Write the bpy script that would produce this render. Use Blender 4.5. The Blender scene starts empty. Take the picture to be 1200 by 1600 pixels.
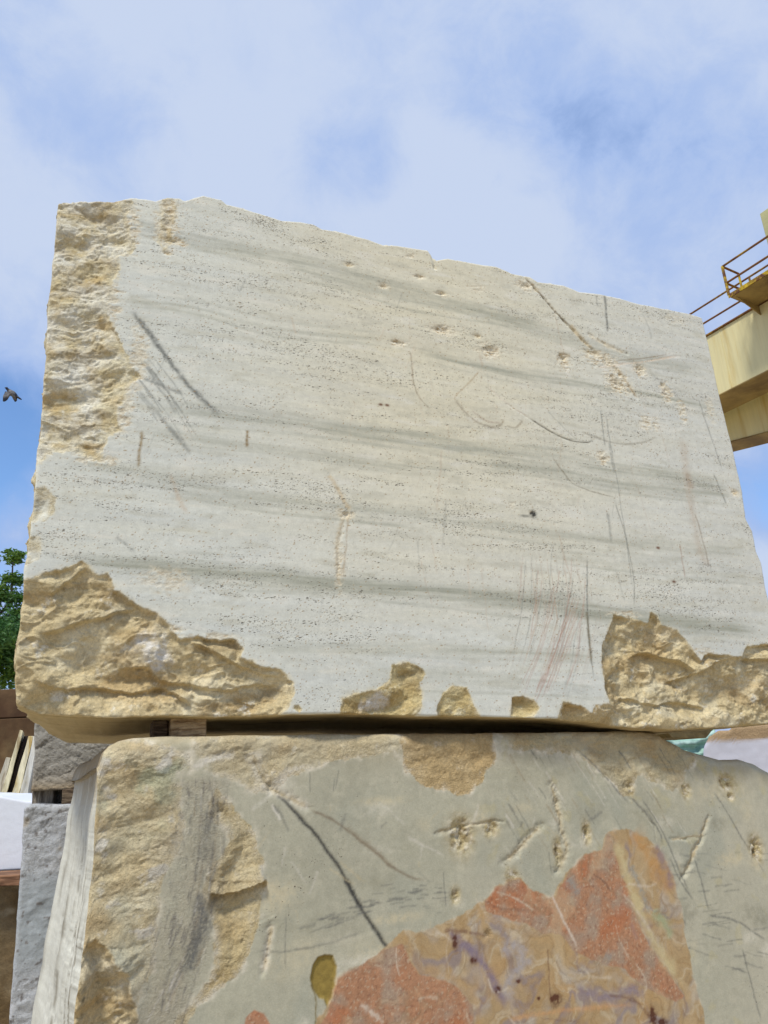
import bpy, bmesh, math, random
import numpy as np
from mathutils import Vector, Matrix
random.seed(7)
RNG = np.random.RandomState(11)
S = bpy.context.scene

# ------------------------------------------------------------------ camera
FPX = 1155.0                      # focal length in pixels of the 1200 x 1600 photograph
PITCH, ROLL = math.radians(19.2), math.radians(2.6)
CAM = np.array([0, 0, 1.6])
FW = np.array([0, math.cos(PITCH), math.sin(PITCH)])
U0 = np.array([0, -math.sin(PITCH), math.cos(PITCH)])
R0 = np.array([1.0, 0, 0])
RC = R0 * math.cos(ROLL) - U0 * math.sin(ROLL)
UC = U0 * math.cos(ROLL) + R0 * math.sin(ROLL)
cd = bpy.data.cameras.new('camera'); cam = bpy.data.objects.new('camera', cd)
S.collection.objects.link(cam); S.camera = cam
cd.sensor_fit = 'VERTICAL'; cd.sensor_height = 36.0; cd.lens = 36.0 * FPX / 1600.0
cd.clip_start = 0.05; cd.clip_end = 4000
cam.matrix_world = Matrix((
    (RC[0], UC[0], -FW[0], CAM[0]), (RC[1], UC[1], -FW[1], CAM[1]),
    (RC[2], UC[2], -FW[2], CAM[2]), (0, 0, 0, 1)))

def ray(x, y): return FW * FPX + RC * (x - 600) + UC * (800 - y)
def hframe(deg):
    t = math.radians(deg)
    return np.array([math.sin(t), math.cos(t), 0]), np.array([-math.cos(t), math.sin(t), 0])
def on_plane(x, y, O, N):
    d = ray(x, y); return CAM + d * (((O - CAM) @ N) / (d @ N))
def at_dist(x, y, dist):
    d = ray(x, y); return CAM + d * (dist / d[1])
def at_z(x, y, z):
    d = ray(x, y); return CAM + d * ((z - CAM[2]) / d[2])

# ------------------------------------------------------------------ sky and sun
SUN_EL, SUN_AZ = math.radians(58), math.radians(208)      # azimuth clockwise from +Y
W = bpy.data.worlds.new('World'); S.world = W; W.use_nodes = True
nt = W.node_tree; nt.nodes.clear()
def N(tree, kind, **kw):
    n = tree.nodes.new(kind)
    for k, v in kw.items(): setattr(n, k, v)
    return n
def setin(n, **kw):
    for k, v in kw.items(): n.inputs[k.replace('_', ' ')].default_value = v
out = N(nt, 'ShaderNodeOutputWorld'); bg = N(nt, 'ShaderNodeBackground'); bg.inputs[1].default_value = 0.1
sky = N(nt, 'ShaderNodeTexSky', sky_type='NISHITA', sun_disc=False, sun_elevation=SUN_EL, sun_rotation=SUN_AZ)
sky.air_density = 1.0; sky.dust_density = 0.6; sky.ozone_density = 1.6
tc = N(nt, 'ShaderNodeTexCoord')
def vm(op, a, b=None):
    n = N(nt, 'ShaderNodeVectorMath', operation=op)
    for i, v in enumerate((a, b)):
        if v is None: continue
        if hasattr(v, 'links'): nt.links.new(v, n.inputs[i])
        else: n.inputs[i].default_value = v
    return n
def mth(tree, op, a, b=None, c=None, clamp=False):
    n = N(tree, 'ShaderNodeMath', operation=op, use_clamp=clamp)
    for i, v in enumerate((a, b, c)):
        if v is None: continue
        if hasattr(v, 'links'): tree.links.new(v, n.inputs[i])
        else: n.inputs[i].default_value = v
    return n.outputs[0]
def noise_node(tree, vec, scale, detail=4, rough=.5, dist=0.0):
    n = N(tree, 'ShaderNodeTexNoise'); tree.links.new(vec, n.inputs['Vector'])
    setin(n, Scale=scale, Detail=detail, Roughness=rough, Distortion=dist)
    return n.outputs['Fac']
def mixc(tree, fac, a, b, mode='MIX'):
    n = N(tree, 'ShaderNodeMix', data_type='RGBA', blend_type=mode)
    for i, v in ((0, fac), (6, a), (7, b)):
        if hasattr(v, 'links'): tree.links.new(v, n.inputs[i])
        elif i == 0: n.inputs[i].default_value = v
        else: n.inputs[i].default_value = (*v[:3], 1)
    return n.outputs[2]
def smap(tree, v, a, b, lo=0., hi=1.):
    n = N(tree, 'ShaderNodeMapRange', interpolation_type='SMOOTHSTEP')
    tree.links.new(v, n.inputs[0])
    for i, q in ((1, a), (2, b), (3, lo), (4, hi)): n.inputs[i].default_value = q
    return n.outputs[0]
dirv = tc.outputs['Generated']
n1 = noise_node(nt, dirv, 2.2, 5, .52, .5)
mp = N(nt, 'ShaderNodeMapping'); nt.links.new(dirv, mp.inputs[0]); mp.inputs['Location'].default_value = (3.1, 1.7, .4); mp.inputs['Scale'].default_value = (1, 1, 1.7)
n2 = noise_node(nt, mp.outputs[0], 1.1, 4, .5, .3)
n3 = noise_node(nt, dirv, 5.5, 8, .6, .3)
def lobe(px, py, width_px, gain):
    d = ray(px, py); d = d / np.linalg.norm(d)
    c = vm('DOT_PRODUCT', dirv, tuple(d)).outputs['Value']
    ang = mth(nt, 'ARCCOSINE', mth(nt, 'MINIMUM', c, .99999))
    w = width_px / FPX
    return smap(nt, ang, 0.15 * w, w, gain, 0)
base = mth(nt, 'ADD', mth(nt, 'MULTIPLY', n1, .9), mth(nt, 'MULTIPLY', n2, .75))
base = mth(nt, 'ADD', base, mth(nt, 'MULTIPLY', n3, .3))
cover = smap(nt, base, .62, 1.22)                    # 0 blue .. 1 thick cloud
cover = mth(nt, 'ADD', mth(nt, 'MULTIPLY', cover, .72), .16)
for L in ((40, 665, 150, -.60), (-160, 760, 300, -.5), (1215, 770, 120, -.62), (560, 262, 110, -.42), (470, 250, 70, -.12), (620, 285, 80, -.12), (950, 230, 380, -.20), (250, 280, 200, -.10), (430, 250, 120, -.1), (830, 130, 160, -.08),
          (720, 345, 240, .55), (60, 450, 260, .30), (100, 180, 380, .26), (420, 100, 330, .20), (1050, 40, 260, .12), (60, 790, 120, .2), (1190, 690, 80, .1), (1250, 900, 120, .2)):
    cover = mth(nt, 'ADD', cover, lobe(*L))
wisp = smap(nt, noise_node(nt, dirv, 11.0, 9, .66, .35), .3, .72, -.13, .13)
cover = mth(nt, 'ADD', cover, wisp)
cover = mth(nt, 'MINIMUM', mth(nt, 'MAXIMUM', cover, 0.0), 1.0)
blue = mixc(nt, 1.0, sky.outputs[0], (1.45, 1.75, 2.05), 'MULTIPLY')
greyc = mixc(nt, smap(nt, cover, .35, 1.0), (3.7, 5.1, 8.3), (5.75, 6.7, 8.65))
skyc = mixc(nt, smap(nt, cover, .0, .55), blue, greyc)
nt.links.new(skyc, bg.inputs[0]); nt.links.new(bg.outputs[0], out.inputs[0])

sl = bpy.data.lights.new('sun', 'SUN'); so = bpy.data.objects.new('sun', sl); S.collection.objects.link(so)
sl.energy = 3.2; sl.angle = math.radians(10); sl.color = (1, .965, .90)
sd = Vector((math.sin(SUN_AZ) * math.cos(SUN_EL), math.cos(SUN_AZ) * math.cos(SUN_EL), math.sin(SUN_EL)))
so.rotation_euler = sd.to_track_quat('Z', 'Y').to_euler(); so.location = sd * 50
S.view_settings.view_transform = 'Standard'; S.view_settings.look = 'None'
S.view_settings.exposure = 0.0; S.view_settings.gamma = 1.0; S.view_settings.use_curve_mapping = False
S.render.engine = 'CYCLES'; S.cycles.max_bounces = 6; S.cycles.diffuse_bounces = 3

# ------------------------------------------------------------------ helpers
def srgb(r, g, b, k=1.0):
    c = np.array([r, g, b]) / 255.0
    return np.where(c <= .04045, c / 12.92, ((c + .055) / 1.055) ** 2.4) * k
def tag(o, label=None, cat=None, group=None, kind=None):
    if label: o['label'] = label
    if cat: o['category'] = cat
    if group: o['group'] = group
    if kind: o['kind'] = kind
    return o
def link(name, me, mat=None, parent=None):
    o = bpy.data.objects.new(name, me); S.collection.objects.link(o)
    if mat: me.materials.append(mat)
    if parent: o.parent = parent
    return o
def empty(name, loc=(0, 0, 0), rz=0):
    o = bpy.data.objects.new(name, None); S.collection.objects.link(o)
    o.location = loc; o.rotation_euler = (0, 0, rz); o.empty_display_size = .2; return o
def np_mesh(name, V, Q, smooth=True, extra=None):
    """V (n,3), Q (m,4) quads, extra = list of polygons of other sizes"""
    me = bpy.data.meshes.new(name)
    loops = Q.ravel().astype(np.int32); starts = np.arange(len(Q)) * 4; tot = np.full(len(Q), 4)
    if extra is not None and len(extra):
        e = extra.astype(np.int32); s0 = len(loops)
        loops = np.concatenate([loops, e.ravel()]); k = e.shape[1]
        starts = np.concatenate([starts, s0 + np.arange(len(e)) * k]); tot = np.concatenate([tot, np.full(len(e), k)])
    me.vertices.add(len(V)); me.vertices.foreach_set('co', V.astype(np.float32).ravel())
    me.loops.add(len(loops)); me.loops.foreach_set('vertex_index', loops.astype(np.int32))
    me.polygons.add(len(starts)); me.polygons.foreach_set('loop_start', starts.astype(np.int32))
    me.polygons.foreach_set('loop_total', tot.astype(np.int32))
    me.polygons.foreach_set('use_smooth', np.full(len(starts), smooth))
    me.update(calc_edges=True); me.validate()
    return me

# ---- numpy noise
_P = np.concatenate([RNG.permutation(1024)] * 3).astype(np.int32)
_A = RNG.rand(1024) * 2 * np.pi; _G = np.stack([np.cos(_A), np.sin(_A)], 1).astype(np.float32); _GX = _G[:, 0].copy(); _GY = _G[:, 1].copy()
def pn(x, y, seed=0):
    x = np.asarray(x, float) + (seed % 97) * 17.31 + 300; y = np.asarray(y, float) + (seed % 89) * 9.77 + 300
    x0 = np.floor(x); y0 = np.floor(y); fx = (x - x0).astype(np.float32); fy = (y - y0).astype(np.float32); xi = x0.astype(np.int32) & 1023; yi = y0.astype(np.int32) & 1023
    u = fx * fx * fx * (fx * (fx * 6 - 15) + 10); v = fy * fy * fy * (fy * (fy * 6 - 15) + 10)
    def g(a, b, dx, dy):
        h = _P[_P[xi + a] + yi + b]; return _GX[h] * dx + _GY[h] * dy
    n00 = g(0, 0, fx, fy); n10 = g(1, 0, fx - 1, fy); n01 = g(0, 1, fx, fy - 1); n11 = g(1, 1, fx - 1, fy - 1)
    return (n00 * (1 - u) + n10 * u) * (1 - v) + (n01 * (1 - u) + n11 * u) * v * 1.0
def fbm(x, y, o=4, seed=0, gain=.5):
    s = 0; a = 1; t = 0
    for i in range(o):
        s = s + a * pn(x * 2 ** i, y * 2 ** i, seed + i * 3); t += a; a *= gain
    return s / t * 1.6
def ridged(x, y, o=4, seed=0):
    s = 0; a = 1; t = 0
    for i in range(o):
        s = s + a * (1 - np.abs(pn(x * 2 ** i, y * 2 ** i, seed + i * 5)) * 2.2); t += a; a *= .5
    return s / t
def scallop(x, y, seed=0, k=1.0):
    """broken-stone facets: bowls that meet in sharp ridges, returned as -0.5..0.5"""
    x = x + seed * 7.7 + 50; y = y + seed * 3.3 + 50
    xi = np.floor(x).astype(int); yi = np.floor(y).astype(int); best = np.full(x.shape, 9.)
    for a in (-1, 0, 1):
        for b in (-1, 0, 1):
            h = _P[(_P[(xi + a) & 1023] + yi + b + seed) & 1023]
            cx = xi + a + .1 + .8 * ((h * 37) % 1024) / 1024; cy = yi + b + .1 + .8 * ((h * 91 + 17) % 1024) / 1024
            hh = ((h * 53 + 5) % 1024) / 1024; dx = x - cx; dy = y - cy
            gx = _G[h][..., 0] * .45; gy = _G[h][..., 1] * .45
            best = np.minimum(best, k * (dx * dx + dy * dy) + gx * dx + gy * dy + hh * .5)
    return best - .45
def sstep(a, b, x):
    t = np.clip((x - a) / (b - a), 0, 1); return t * t * (3 - 2 * t)
def poly_sd(X, Z, P, pad=.12):
    """signed distance, positive inside, only worked out near the polygon"""
    P = np.asarray(P); out = np.full(X.shape, -1.0)
    m = (X > P[:, 0].min() - pad) & (X < P[:, 0].max() + pad) & (Z > P[:, 1].min() - pad) & (Z < P[:, 1].max() + pad)
    x = X[m]; z = Z[m]; d2 = np.full(x.shape, 1e9); ins = np.zeros(x.shape, bool)
    for i in range(len(P)):
        a = P[i]; b = P[(i + 1) % len(P)]; ab = b - a
        t = np.clip(((x - a[0]) * ab[0] + (z - a[1]) * ab[1]) / max(ab @ ab, 1e-12), 0, 1)
        d2 = np.minimum(d2, (x - a[0] - t * ab[0]) ** 2 + (z - a[1] - t * ab[1]) ** 2)
        c = ((a[1] > z) != (b[1] > z)); dz = b[1] - a[1]
        if abs(dz) > 1e-12: ins ^= c & (x < (b[0] - a[0]) * (z - a[1]) / dz + a[0])
    out[m] = np.sqrt(d2) * np.where(ins, 1, -1)
    return out
def line_d(X, Z, P, pad=.08):
    """distance to a polyline, 0..1 position along it, signed side"""
    P = np.asarray(P); D = np.full(X.shape, 9.0); T = np.zeros(X.shape)
    m = (X > P[:, 0].min() - pad) & (X < P[:, 0].max() + pad) & (Z > P[:, 1].min() - pad) & (Z < P[:, 1].max() + pad)
    if not m.any(): return D, T
    x = X[m]; z = Z[m]; best = np.full(x.shape, 81.); tt = np.zeros(x.shape)
    seg = np.linalg.norm(np.diff(P, axis=0), axis=1); cum = np.concatenate([[0], np.cumsum(seg)]); tot = cum[-1]
    for i in range(len(P) - 1):
        a = P[i]; ab = P[i + 1] - a
        t = np.clip(((x - a[0]) * ab[0] + (z - a[1]) * ab[1]) / max(ab @ ab, 1e-12), 0, 1)
        d2 = (x - a[0] - t * ab[0]) ** 2 + (z - a[1] - t * ab[1]) ** 2
        u = d2 < best; best = np.where(u, d2, best); tt = np.where(u, (cum[i] + t * seg[i]) / tot, tt)
    D[m] = np.sqrt(best); T[m] = tt
    return D, T
def smooth_poly(P, n=6):
    """Catmull-Rom through the points"""
    P = np.asarray(P, float); Q = np.vstack([2 * P[0] - P[1], P, 2 * P[-1] - P[-2]]); o = []
    for i in range(1, len(Q) - 2):
        for t in np.arange(n) / n:
            o.append(.5 * (2 * Q[i] + (Q[i + 1] - Q[i - 1]) * t + (2 * Q[i - 1] - 5 * Q[i] + 4 * Q[i + 1] - Q[i + 2]) * t * t + (-Q[i - 1] + 3 * Q[i] - 3 * Q[i + 1] + Q[i + 2]) * t ** 3))
    o.append(P[-1]); return np.array(o)

class Face:
    """a block's front: metres along it (x) and up (z); traced features are turned into metres once"""
    def __init__(s, O, deg):
        s.O = O; s.X, s.Y = hframe(deg)
    def c(s, px, py):
        p = on_plane(px, py, s.O, s.Y); return np.array([(p - s.O) @ s.X, p[2]])
    def pts(s, L): return np.array([s.c(*q) for q in L])
    def world(s, x, y, z):
        return s.O[None, :2] * 1.0 + x[:, None] * s.X[None, :2] + y[:, None] * s.Y[None, :2], z

# ------------------------------------------------------------------ stone material
def stone_mat(name, pit=0.0, fine=.05, bump=.25, rough_bump=1.0, pit_scale=(62, 1, 170), rough=.88, grain=160):
    m = bpy.data.materials.new(name); m.use_nodes = True; t = m.node_tree; t.nodes.clear()
    o = N(t, 'ShaderNodeOutputMaterial'); b = N(t, 'ShaderNodeBsdfPrincipled'); t.links.new(b.outputs[0], o.inputs[0])
    setin(b, Roughness=rough); b.inputs['Specular IOR Level'].default_value = .25
    a = N(t, 'ShaderNodeAttribute', attribute_name='tint'); r = N(t, 'ShaderNodeAttribute', attribute_name='broken')
    c = N(t, 'ShaderNodeTexCoord').outputs['Object']
    g1 = noise_node(t, c, grain, 3, .65); g2 = noise_node(t, c, 34, 4, .6)
    v = mth(t, 'ADD', smap(t, g1, .3, .7, 1 - fine, 1 + fine), smap(t, g2, .3, .7, -fine, fine))
    g3 = noise_node(t, c, 95, 5, .72, .4); g4 = noise_node(t, c, 260, 3, .7)
    v = mth(t, 'ADD', v, mth(t, 'MULTIPLY', r.outputs['Fac'], mth(t, 'ADD', smap(t, g3, .32, .68, -.12, .11), smap(t, g4, .3, .7, -.08, .08))))
    vv = N(t, 'ShaderNodeCombineColor')
    for i in range(3): t.links.new(v, vv.inputs[i])
    col = mixc(t, 1.0, a.outputs['Color'], vv.outputs[0], 'MULTIPLY')
    hsum = mth(t, 'MULTIPLY', g1, .35)
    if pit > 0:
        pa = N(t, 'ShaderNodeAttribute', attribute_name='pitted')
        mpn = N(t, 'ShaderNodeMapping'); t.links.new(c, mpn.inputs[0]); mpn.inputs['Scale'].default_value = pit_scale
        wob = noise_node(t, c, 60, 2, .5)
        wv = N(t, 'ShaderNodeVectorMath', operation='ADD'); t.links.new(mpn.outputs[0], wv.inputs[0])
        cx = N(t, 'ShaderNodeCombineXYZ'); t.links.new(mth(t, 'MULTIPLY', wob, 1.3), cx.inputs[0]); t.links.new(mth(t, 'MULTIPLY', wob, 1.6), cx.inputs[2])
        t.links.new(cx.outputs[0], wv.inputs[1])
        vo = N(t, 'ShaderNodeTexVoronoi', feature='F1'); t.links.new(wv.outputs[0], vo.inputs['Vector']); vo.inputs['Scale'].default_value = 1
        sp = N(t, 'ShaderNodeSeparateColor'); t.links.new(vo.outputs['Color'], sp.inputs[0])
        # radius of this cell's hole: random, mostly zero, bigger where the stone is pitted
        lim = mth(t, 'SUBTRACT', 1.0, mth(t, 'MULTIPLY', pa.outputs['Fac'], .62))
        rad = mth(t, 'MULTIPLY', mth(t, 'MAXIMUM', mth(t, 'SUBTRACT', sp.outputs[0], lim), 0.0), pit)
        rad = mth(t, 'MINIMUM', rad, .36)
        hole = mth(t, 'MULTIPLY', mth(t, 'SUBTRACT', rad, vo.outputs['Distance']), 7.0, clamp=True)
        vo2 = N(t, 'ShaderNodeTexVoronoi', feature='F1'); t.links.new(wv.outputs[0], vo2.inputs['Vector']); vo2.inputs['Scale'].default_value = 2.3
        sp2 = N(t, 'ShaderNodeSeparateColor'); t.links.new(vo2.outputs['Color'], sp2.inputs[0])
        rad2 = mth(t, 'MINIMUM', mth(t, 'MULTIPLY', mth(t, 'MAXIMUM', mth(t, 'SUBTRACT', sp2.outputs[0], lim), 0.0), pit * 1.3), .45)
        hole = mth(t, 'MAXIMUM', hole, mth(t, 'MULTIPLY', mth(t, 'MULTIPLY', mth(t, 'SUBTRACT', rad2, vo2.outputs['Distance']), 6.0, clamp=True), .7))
        dark = mixc(t, sp.outputs[1], (.12, .10, .075), (.29, .24, .17))  # dark tones painted into the pits stand in for the shade inside them
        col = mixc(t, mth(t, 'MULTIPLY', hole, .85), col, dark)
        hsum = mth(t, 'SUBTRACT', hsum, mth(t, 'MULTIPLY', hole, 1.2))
    t.links.new(col, b.inputs['Base Color'])
    big = noise_node(t, c, 38, 8, .74, .5)
    g5 = mth(t, 'SUBTRACT', big, .5); g6 = mth(t, 'SUBTRACT', noise_node(t, c, 17, 5, .6, .6), .5)
    crack = mth(t, 'ABSOLUTE', g6)                                # thin creases where the slow noise crosses zero
    crease = smap(t, crack, 0, .035, -.30, .0)
    hr = mth(t, 'MULTIPLY', mth(t, 'ADD', mth(t, 'MULTIPLY', g5, 6.5), crease), r.outputs['Fac'])
    h = mth(t, 'ADD', hsum, hr)
    bp = N(t, 'ShaderNodeBump'); t.links.new(h, bp.inputs['Height']); setin(bp, Strength=1.0, Distance=.0021 * rough_bump)
    t.links.new(bp.outputs[0], b.inputs['Normal'])
    return m

def plain_mat(name, col, rough=.8, var=.12, scale=6, col2=None, bump=.0, thresh=(.4, .65), metal=0., stretch=(1, 1, 1), detail=6):
    m = bpy.data.materials.new(name); m.use_nodes = True; t = m.node_tree; t.nodes.clear()
    o = N(t, 'ShaderNodeOutputMaterial'); b = N(t, 'ShaderNodeBsdfPrincipled'); t.links.new(b.outputs[0], o.inputs[0])
    setin(b, Roughness=rough, Metallic=metal); b.inputs['Specular IOR Level'].default_value = .3
    c0 = N(t, 'ShaderNodeTexCoord').outputs['Object']
    mpn = N(t, 'ShaderNodeMapping'); t.links.new(c0, mpn.inputs[0]); mpn.inputs['Scale'].default_value = stretch; c = mpn.outputs[0]
    n = noise_node(t, c, scale, detail, .6, .2); n2_ = noise_node(t, c, scale * 5, 4, .6)
    v = mth(t, 'ADD', smap(t, n, .25, .75, 1 - var, 1 + var), smap(t, n2_, .3, .7, -var * .5, var * .5))
    vv = N(t, 'ShaderNodeCombineColor')
    for i in range(3): t.links.new(v, vv.inputs[i])
    base = col
    if col2 is not None: base = mixc(t, smap(t, noise_node(t, c, scale * .8, 7, .62, .5), *thresh), col, col2)
    t.links.new(mixc(t, 1.0, base, vv.outputs[0], 'MULTIPLY'), b.inputs['Base Color'])
    if bump:
        bp = N(t, 'ShaderNodeBump'); t.links.new(mth(t, 'ADD', n, mth(t, 'MULTIPLY', n2_, .5)), bp.inputs['Height']); setin(bp, Strength=bump, Distance=.01)
        t.links.new(bp.outputs[0], b.inputs['Normal'])
    return m

# ------------------------------------------------------------------ ground
def ground():
    n = 60; g = np.concatenate([-np.geomspace(1500, 4, n), np.linspace(-3.6, 3.6, 30), np.geomspace(4, 1500, n)])
    gx, gy = np.meshgrid(g, g + 2, indexing='ij'); z = fbm(gx * .5, gy * .5, 3, 2) * .03 * np.exp(-(gx ** 2 + gy ** 2) / 4000) - .02
    V = np.stack([gx.ravel(), gy.ravel(), z.ravel()], 1); m = len(g); I = np.arange(m * m).reshape(m, m)
    Q = np.stack([I[:-1, :-1], I[1:, :-1], I[1:, 1:], I[:-1, 1:]], -1).reshape(-1, 4)
    o = link('ground', np_mesh('ground', V, Q), plain_mat('yard_dust', tuple(srgb(176, 160, 132)), .95, .15, 1.2, tuple(srgb(140, 125, 100)), .4))
    tag(o, kind='structure')
ground()

# ------------------------------------------------------------------ block builder
def build_block(name, face, A, B, Yd, shape, front_off, side_disp, paint, mat, D, shear=0.0, zdrop=0.0):
    """A, B: 0..1 stations along and up the front; Yd: depths of the rings behind it.
       shape(a,b)->x,z ; front_off(x,z)->recess of the front ; paint(x,y,z,where)->tint,broken,pitted"""
    nx, nz = len(A), len(B); a, b = np.meshgrid(A, B, indexing='ij'); x, z = shape(a, b)
    off = front_off(x, z)
    I = np.arange(nx * nz).reshape(nx, nz)
    ring = np.concatenate([I[:, 0], I[-1, 1:], I[-2::-1, -1], I[0, -2:0:-1]])       # bottom, right, top, left
    side = np.concatenate([np.full(nx, 0), np.full(nz - 1, 1), np.full(nx - 1, 2), np.full(nz - 2, 3)])
    xf, zf, of = x.ravel(), z.ravel(), off.ravel(); R = len(ring)
    Xs, Ys, Zs = [xf], [of.copy()], [zf]; W_ = [np.full(nx * nz, -1)]
    for d in Yd:
        rx, rz = xf[ring].copy(), zf[ring].copy()
        dx, dz = side_disp(rx, rz, np.full(R, d), side)
        f = 1 - d / D
        Xs.append(rx + dx - shear * d); Ys.append(d + of[ring] * f); Zs.append(rz + dz - zdrop * d * (side == 0)); W_.append(side)
    Xa, Ya, Za, Wa = map(np.concatenate, (Xs, Ys, Zs, W_))
    base = nx * nz; Q = [np.stack([I[:-1, :-1], I[1:, :-1], I[1:, 1:], I[:-1, 1:]], -1).reshape(-1, 4)]
    prev = ring
    for k in range(len(Yd)):
        cur = base + k * R + np.arange(R)
        Q.append(np.stack([prev, cur, np.roll(cur, -1), np.roll(prev, -1)], 1)); prev = cur
    cx, cz = Xa[prev].mean(), Za[prev].mean(); ci = len(Xa)
    Xa = np.append(Xa, cx); Ya = np.append(Ya, D); Za = np.append(Za, cz); Wa = np.append(Wa, 4)
    tri = np.stack([prev, np.full(R, ci), np.roll(prev, -1)], 1)
    V = np.stack([Xa, Ya, Za], 1)
    me = np_mesh(name, V, np.concatenate(Q), True, tri)
    tint, broken, pitted = paint(Xa, Ya, Za, Wa)
    at = me.attributes.new('tint', 'FLOAT_COLOR', 'POINT')
    at.data.foreach_set('color', np.concatenate([np.clip(tint, .003, .95), np.ones((len(V), 1))], 1).astype(np.float32).ravel())
    for nm, arr in (('broken', broken), ('pitted', pitted)):
        q = me.attributes.new(nm, 'FLOAT', 'POINT'); q.data.foreach_set('value', arr.astype(np.float32))
    o = link(name, me, mat)
    o.location = (face.O[0], face.O[1], 0); o.rotation_euler = (0, 0, math.atan2(face.X[1], face.X[0]))
    return o
def lerp(c, new, m):
    return c * (1 - m[:, None]) + np.asarray(new)[None, :] * m[:, None]

# ================================================================== UPPER BLOCK
d0 = ray(600, 1118); OU = CAM + d0 * (3.0 / d0[1]); FU = Face(OU, 70.0)
def table(pts, axis):
    q = pts[np.argsort(pts[:, axis])]; return q[:, axis], q[:, 1 - axis]
top_px = [(90, 310), (120, 309), (150, 311), (178, 314), (205, 308), (228, 310), (243, 313), (262, 307), (277, 308), (290, 313), (303, 308), (318, 304), (332, 308), (346, 311), (354, 318), (376, 323), (400, 331), (440, 344), (470, 346), (490, 350), (503, 357), (535, 362), (575, 373), (600, 382), (620, 383), (640, 386), (668, 390), (676, 401), (682, 406), (700, 403), (735, 410), (775, 416), (800, 427), (815, 430), (828, 432), (840, 440), (880, 445), (905, 455), (940, 459), (975, 467), (1000, 474), (1040, 482), (1075, 489), (1100, 497)]
bot_px = [(20, 1100), (60, 1114), (155, 1120), (250, 1119), (400, 1118), (530, 1115), (700, 1119), (860, 1123), (930, 1128), (1000, 1137), (1060, 1140), (1120, 1137), (1200, 1131), (1260, 1128)]
left_px = [(90, 310), (86, 360), (80, 420), (73, 490), (70, 560), (66, 610), (62, 660), (57, 720), (51, 790), (44, 850), (37, 900), (31, 960), (25, 1020), (21, 1060), (23, 1085), (27, 1125)]
right_px = [(1095, 490), (1098, 500), (1108, 542), (1125, 620), (1145, 700), (1160, 770), (1166, 812), (1176, 830), (1182, 862), (1190, 880), (1196, 915), (1203, 945), (1212, 990), (1222, 1050), (1235, 1135)]
ts, tz = table(FU.pts(top_px), 0); bs_, bz = table(FU.pts(bot_px), 0)
lz, lx = table(FU.pts(left_px), 1); rz_, rx_ = table(FU.pts(right_px), 1)
def shapeU(a, b):
    x0, x1 = ts[0], 2.07
    xm = x0 + (x1 - x0) * a
    zz = np.interp(xm, bs_, bz) + (np.interp(xm, ts, tz) - np.interp(xm, bs_, bz)) * b
    xl = np.interp(zz, lz, lx); xr = np.interp(zz, rz_, rx_)
    xx = xl + (xr - xl) * a
    zt = np.interp(xx, ts, tz); zb = np.interp(xx, bs_, bz)
    zz = zb + (zt - zb) * b
    e = 1 - b                                                   # crumbly rim at the top, small bites along the edges
    zz = zz + fbm(xx * 14, xx * 0, 4, 3) * .012 * np.exp(-e * 25) + fbm(xx * 45, xx * 0 + 3, 2, 4) * .006 * np.exp(-e * 60)
    zz = zz + fbm(xx * 6, xx * 0, 4, 5) * .006 * np.exp(-b * 30)
    xx = xx + fbm(zz * 9, zz * 0, 4, 8) * .007 * (np.exp(-a * 60) + np.exp(-(1 - a) * 60))
    return xx, zz
chipA = [(70, 290), (150, 300), (208, 314), (196, 338), (204, 359), (215, 378), (204, 392), (186, 400), (184, 422), (176, 447), (171, 462), (166, 485), (179, 513), (188, 538), (200, 563), (219, 588), (200, 609), (183, 638), (190, 672), (167, 682), (158, 722), (133, 717), (117, 709), (75, 711), (56, 722), (20, 720), (30, 400)]
chipB = [(15, 912), (37, 907), (62, 897), (100, 888), (127, 877), (142, 888), (154, 897), (168, 895), (179, 917), (200, 938), (246, 959), (267, 984), (279, 997), (308, 995), (367, 1001), (381, 1013), (377, 1026), (400, 1038), (437, 1045), (458, 1063), (460, 1082), (450, 1109), (433, 1125), (400, 1160), (0, 1160)]
chipC = [(533, 1090), (554, 1083), (587, 1077), (608, 1065), (613, 1040), (633, 1035), (658, 1043), (667, 1054), (656, 1067), (662, 1083), (661, 1104), (648, 1122), (640, 1140), (531, 1140), (530, 1110)]
chipD = [(685, 1104), (692, 1083), (708, 1071), (729, 1075), (735, 1087), (742, 1104), (750, 1122), (748, 1140), (686, 1140)]
chipE = [(800, 1090), (817, 1087), (835, 1094), (842, 1106), (833, 1119), (812, 1124), (798, 1119)]
chipF = [(868, 1128), (879, 1097), (908, 1103), (925, 1111), (930, 1101), (954, 1101), (946, 1080), (940, 1047), (940, 1017), (950, 984), (960, 961), (983, 965), (1012, 974), (1018, 957), (1027, 964), (1033, 976), (1058, 984), (1075, 1007), (1096, 1030), (1108, 1020), (1142, 1026), (1160, 1026), (1167, 1008), (1196, 1007), (1260, 1000), (1260, 1160), (868, 1160)]
chipG = [(56, 762), (72, 762), (88, 778), (85, 800), (72, 815), (50, 815), (35, 790)]
chipH = [(30, 838), (55, 838), (66, 856), (62, 874), (40, 882), (25, 870)]
chipI = [(1163, 808), (1175, 812), (1182, 840), (1188, 872), (1197, 905), (1204, 935), (1230, 950), (1230, 800), (1170, 795)]
chipJ = [(252, 300), (282, 303), (277, 320), (272, 345), (266, 378), (256, 392), (248, 378), (252, 345)]
chipK = [(458, 1108), (460, 1102), (467, 1102), (472, 1108), (468, 1114)]
CH = {}
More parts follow.
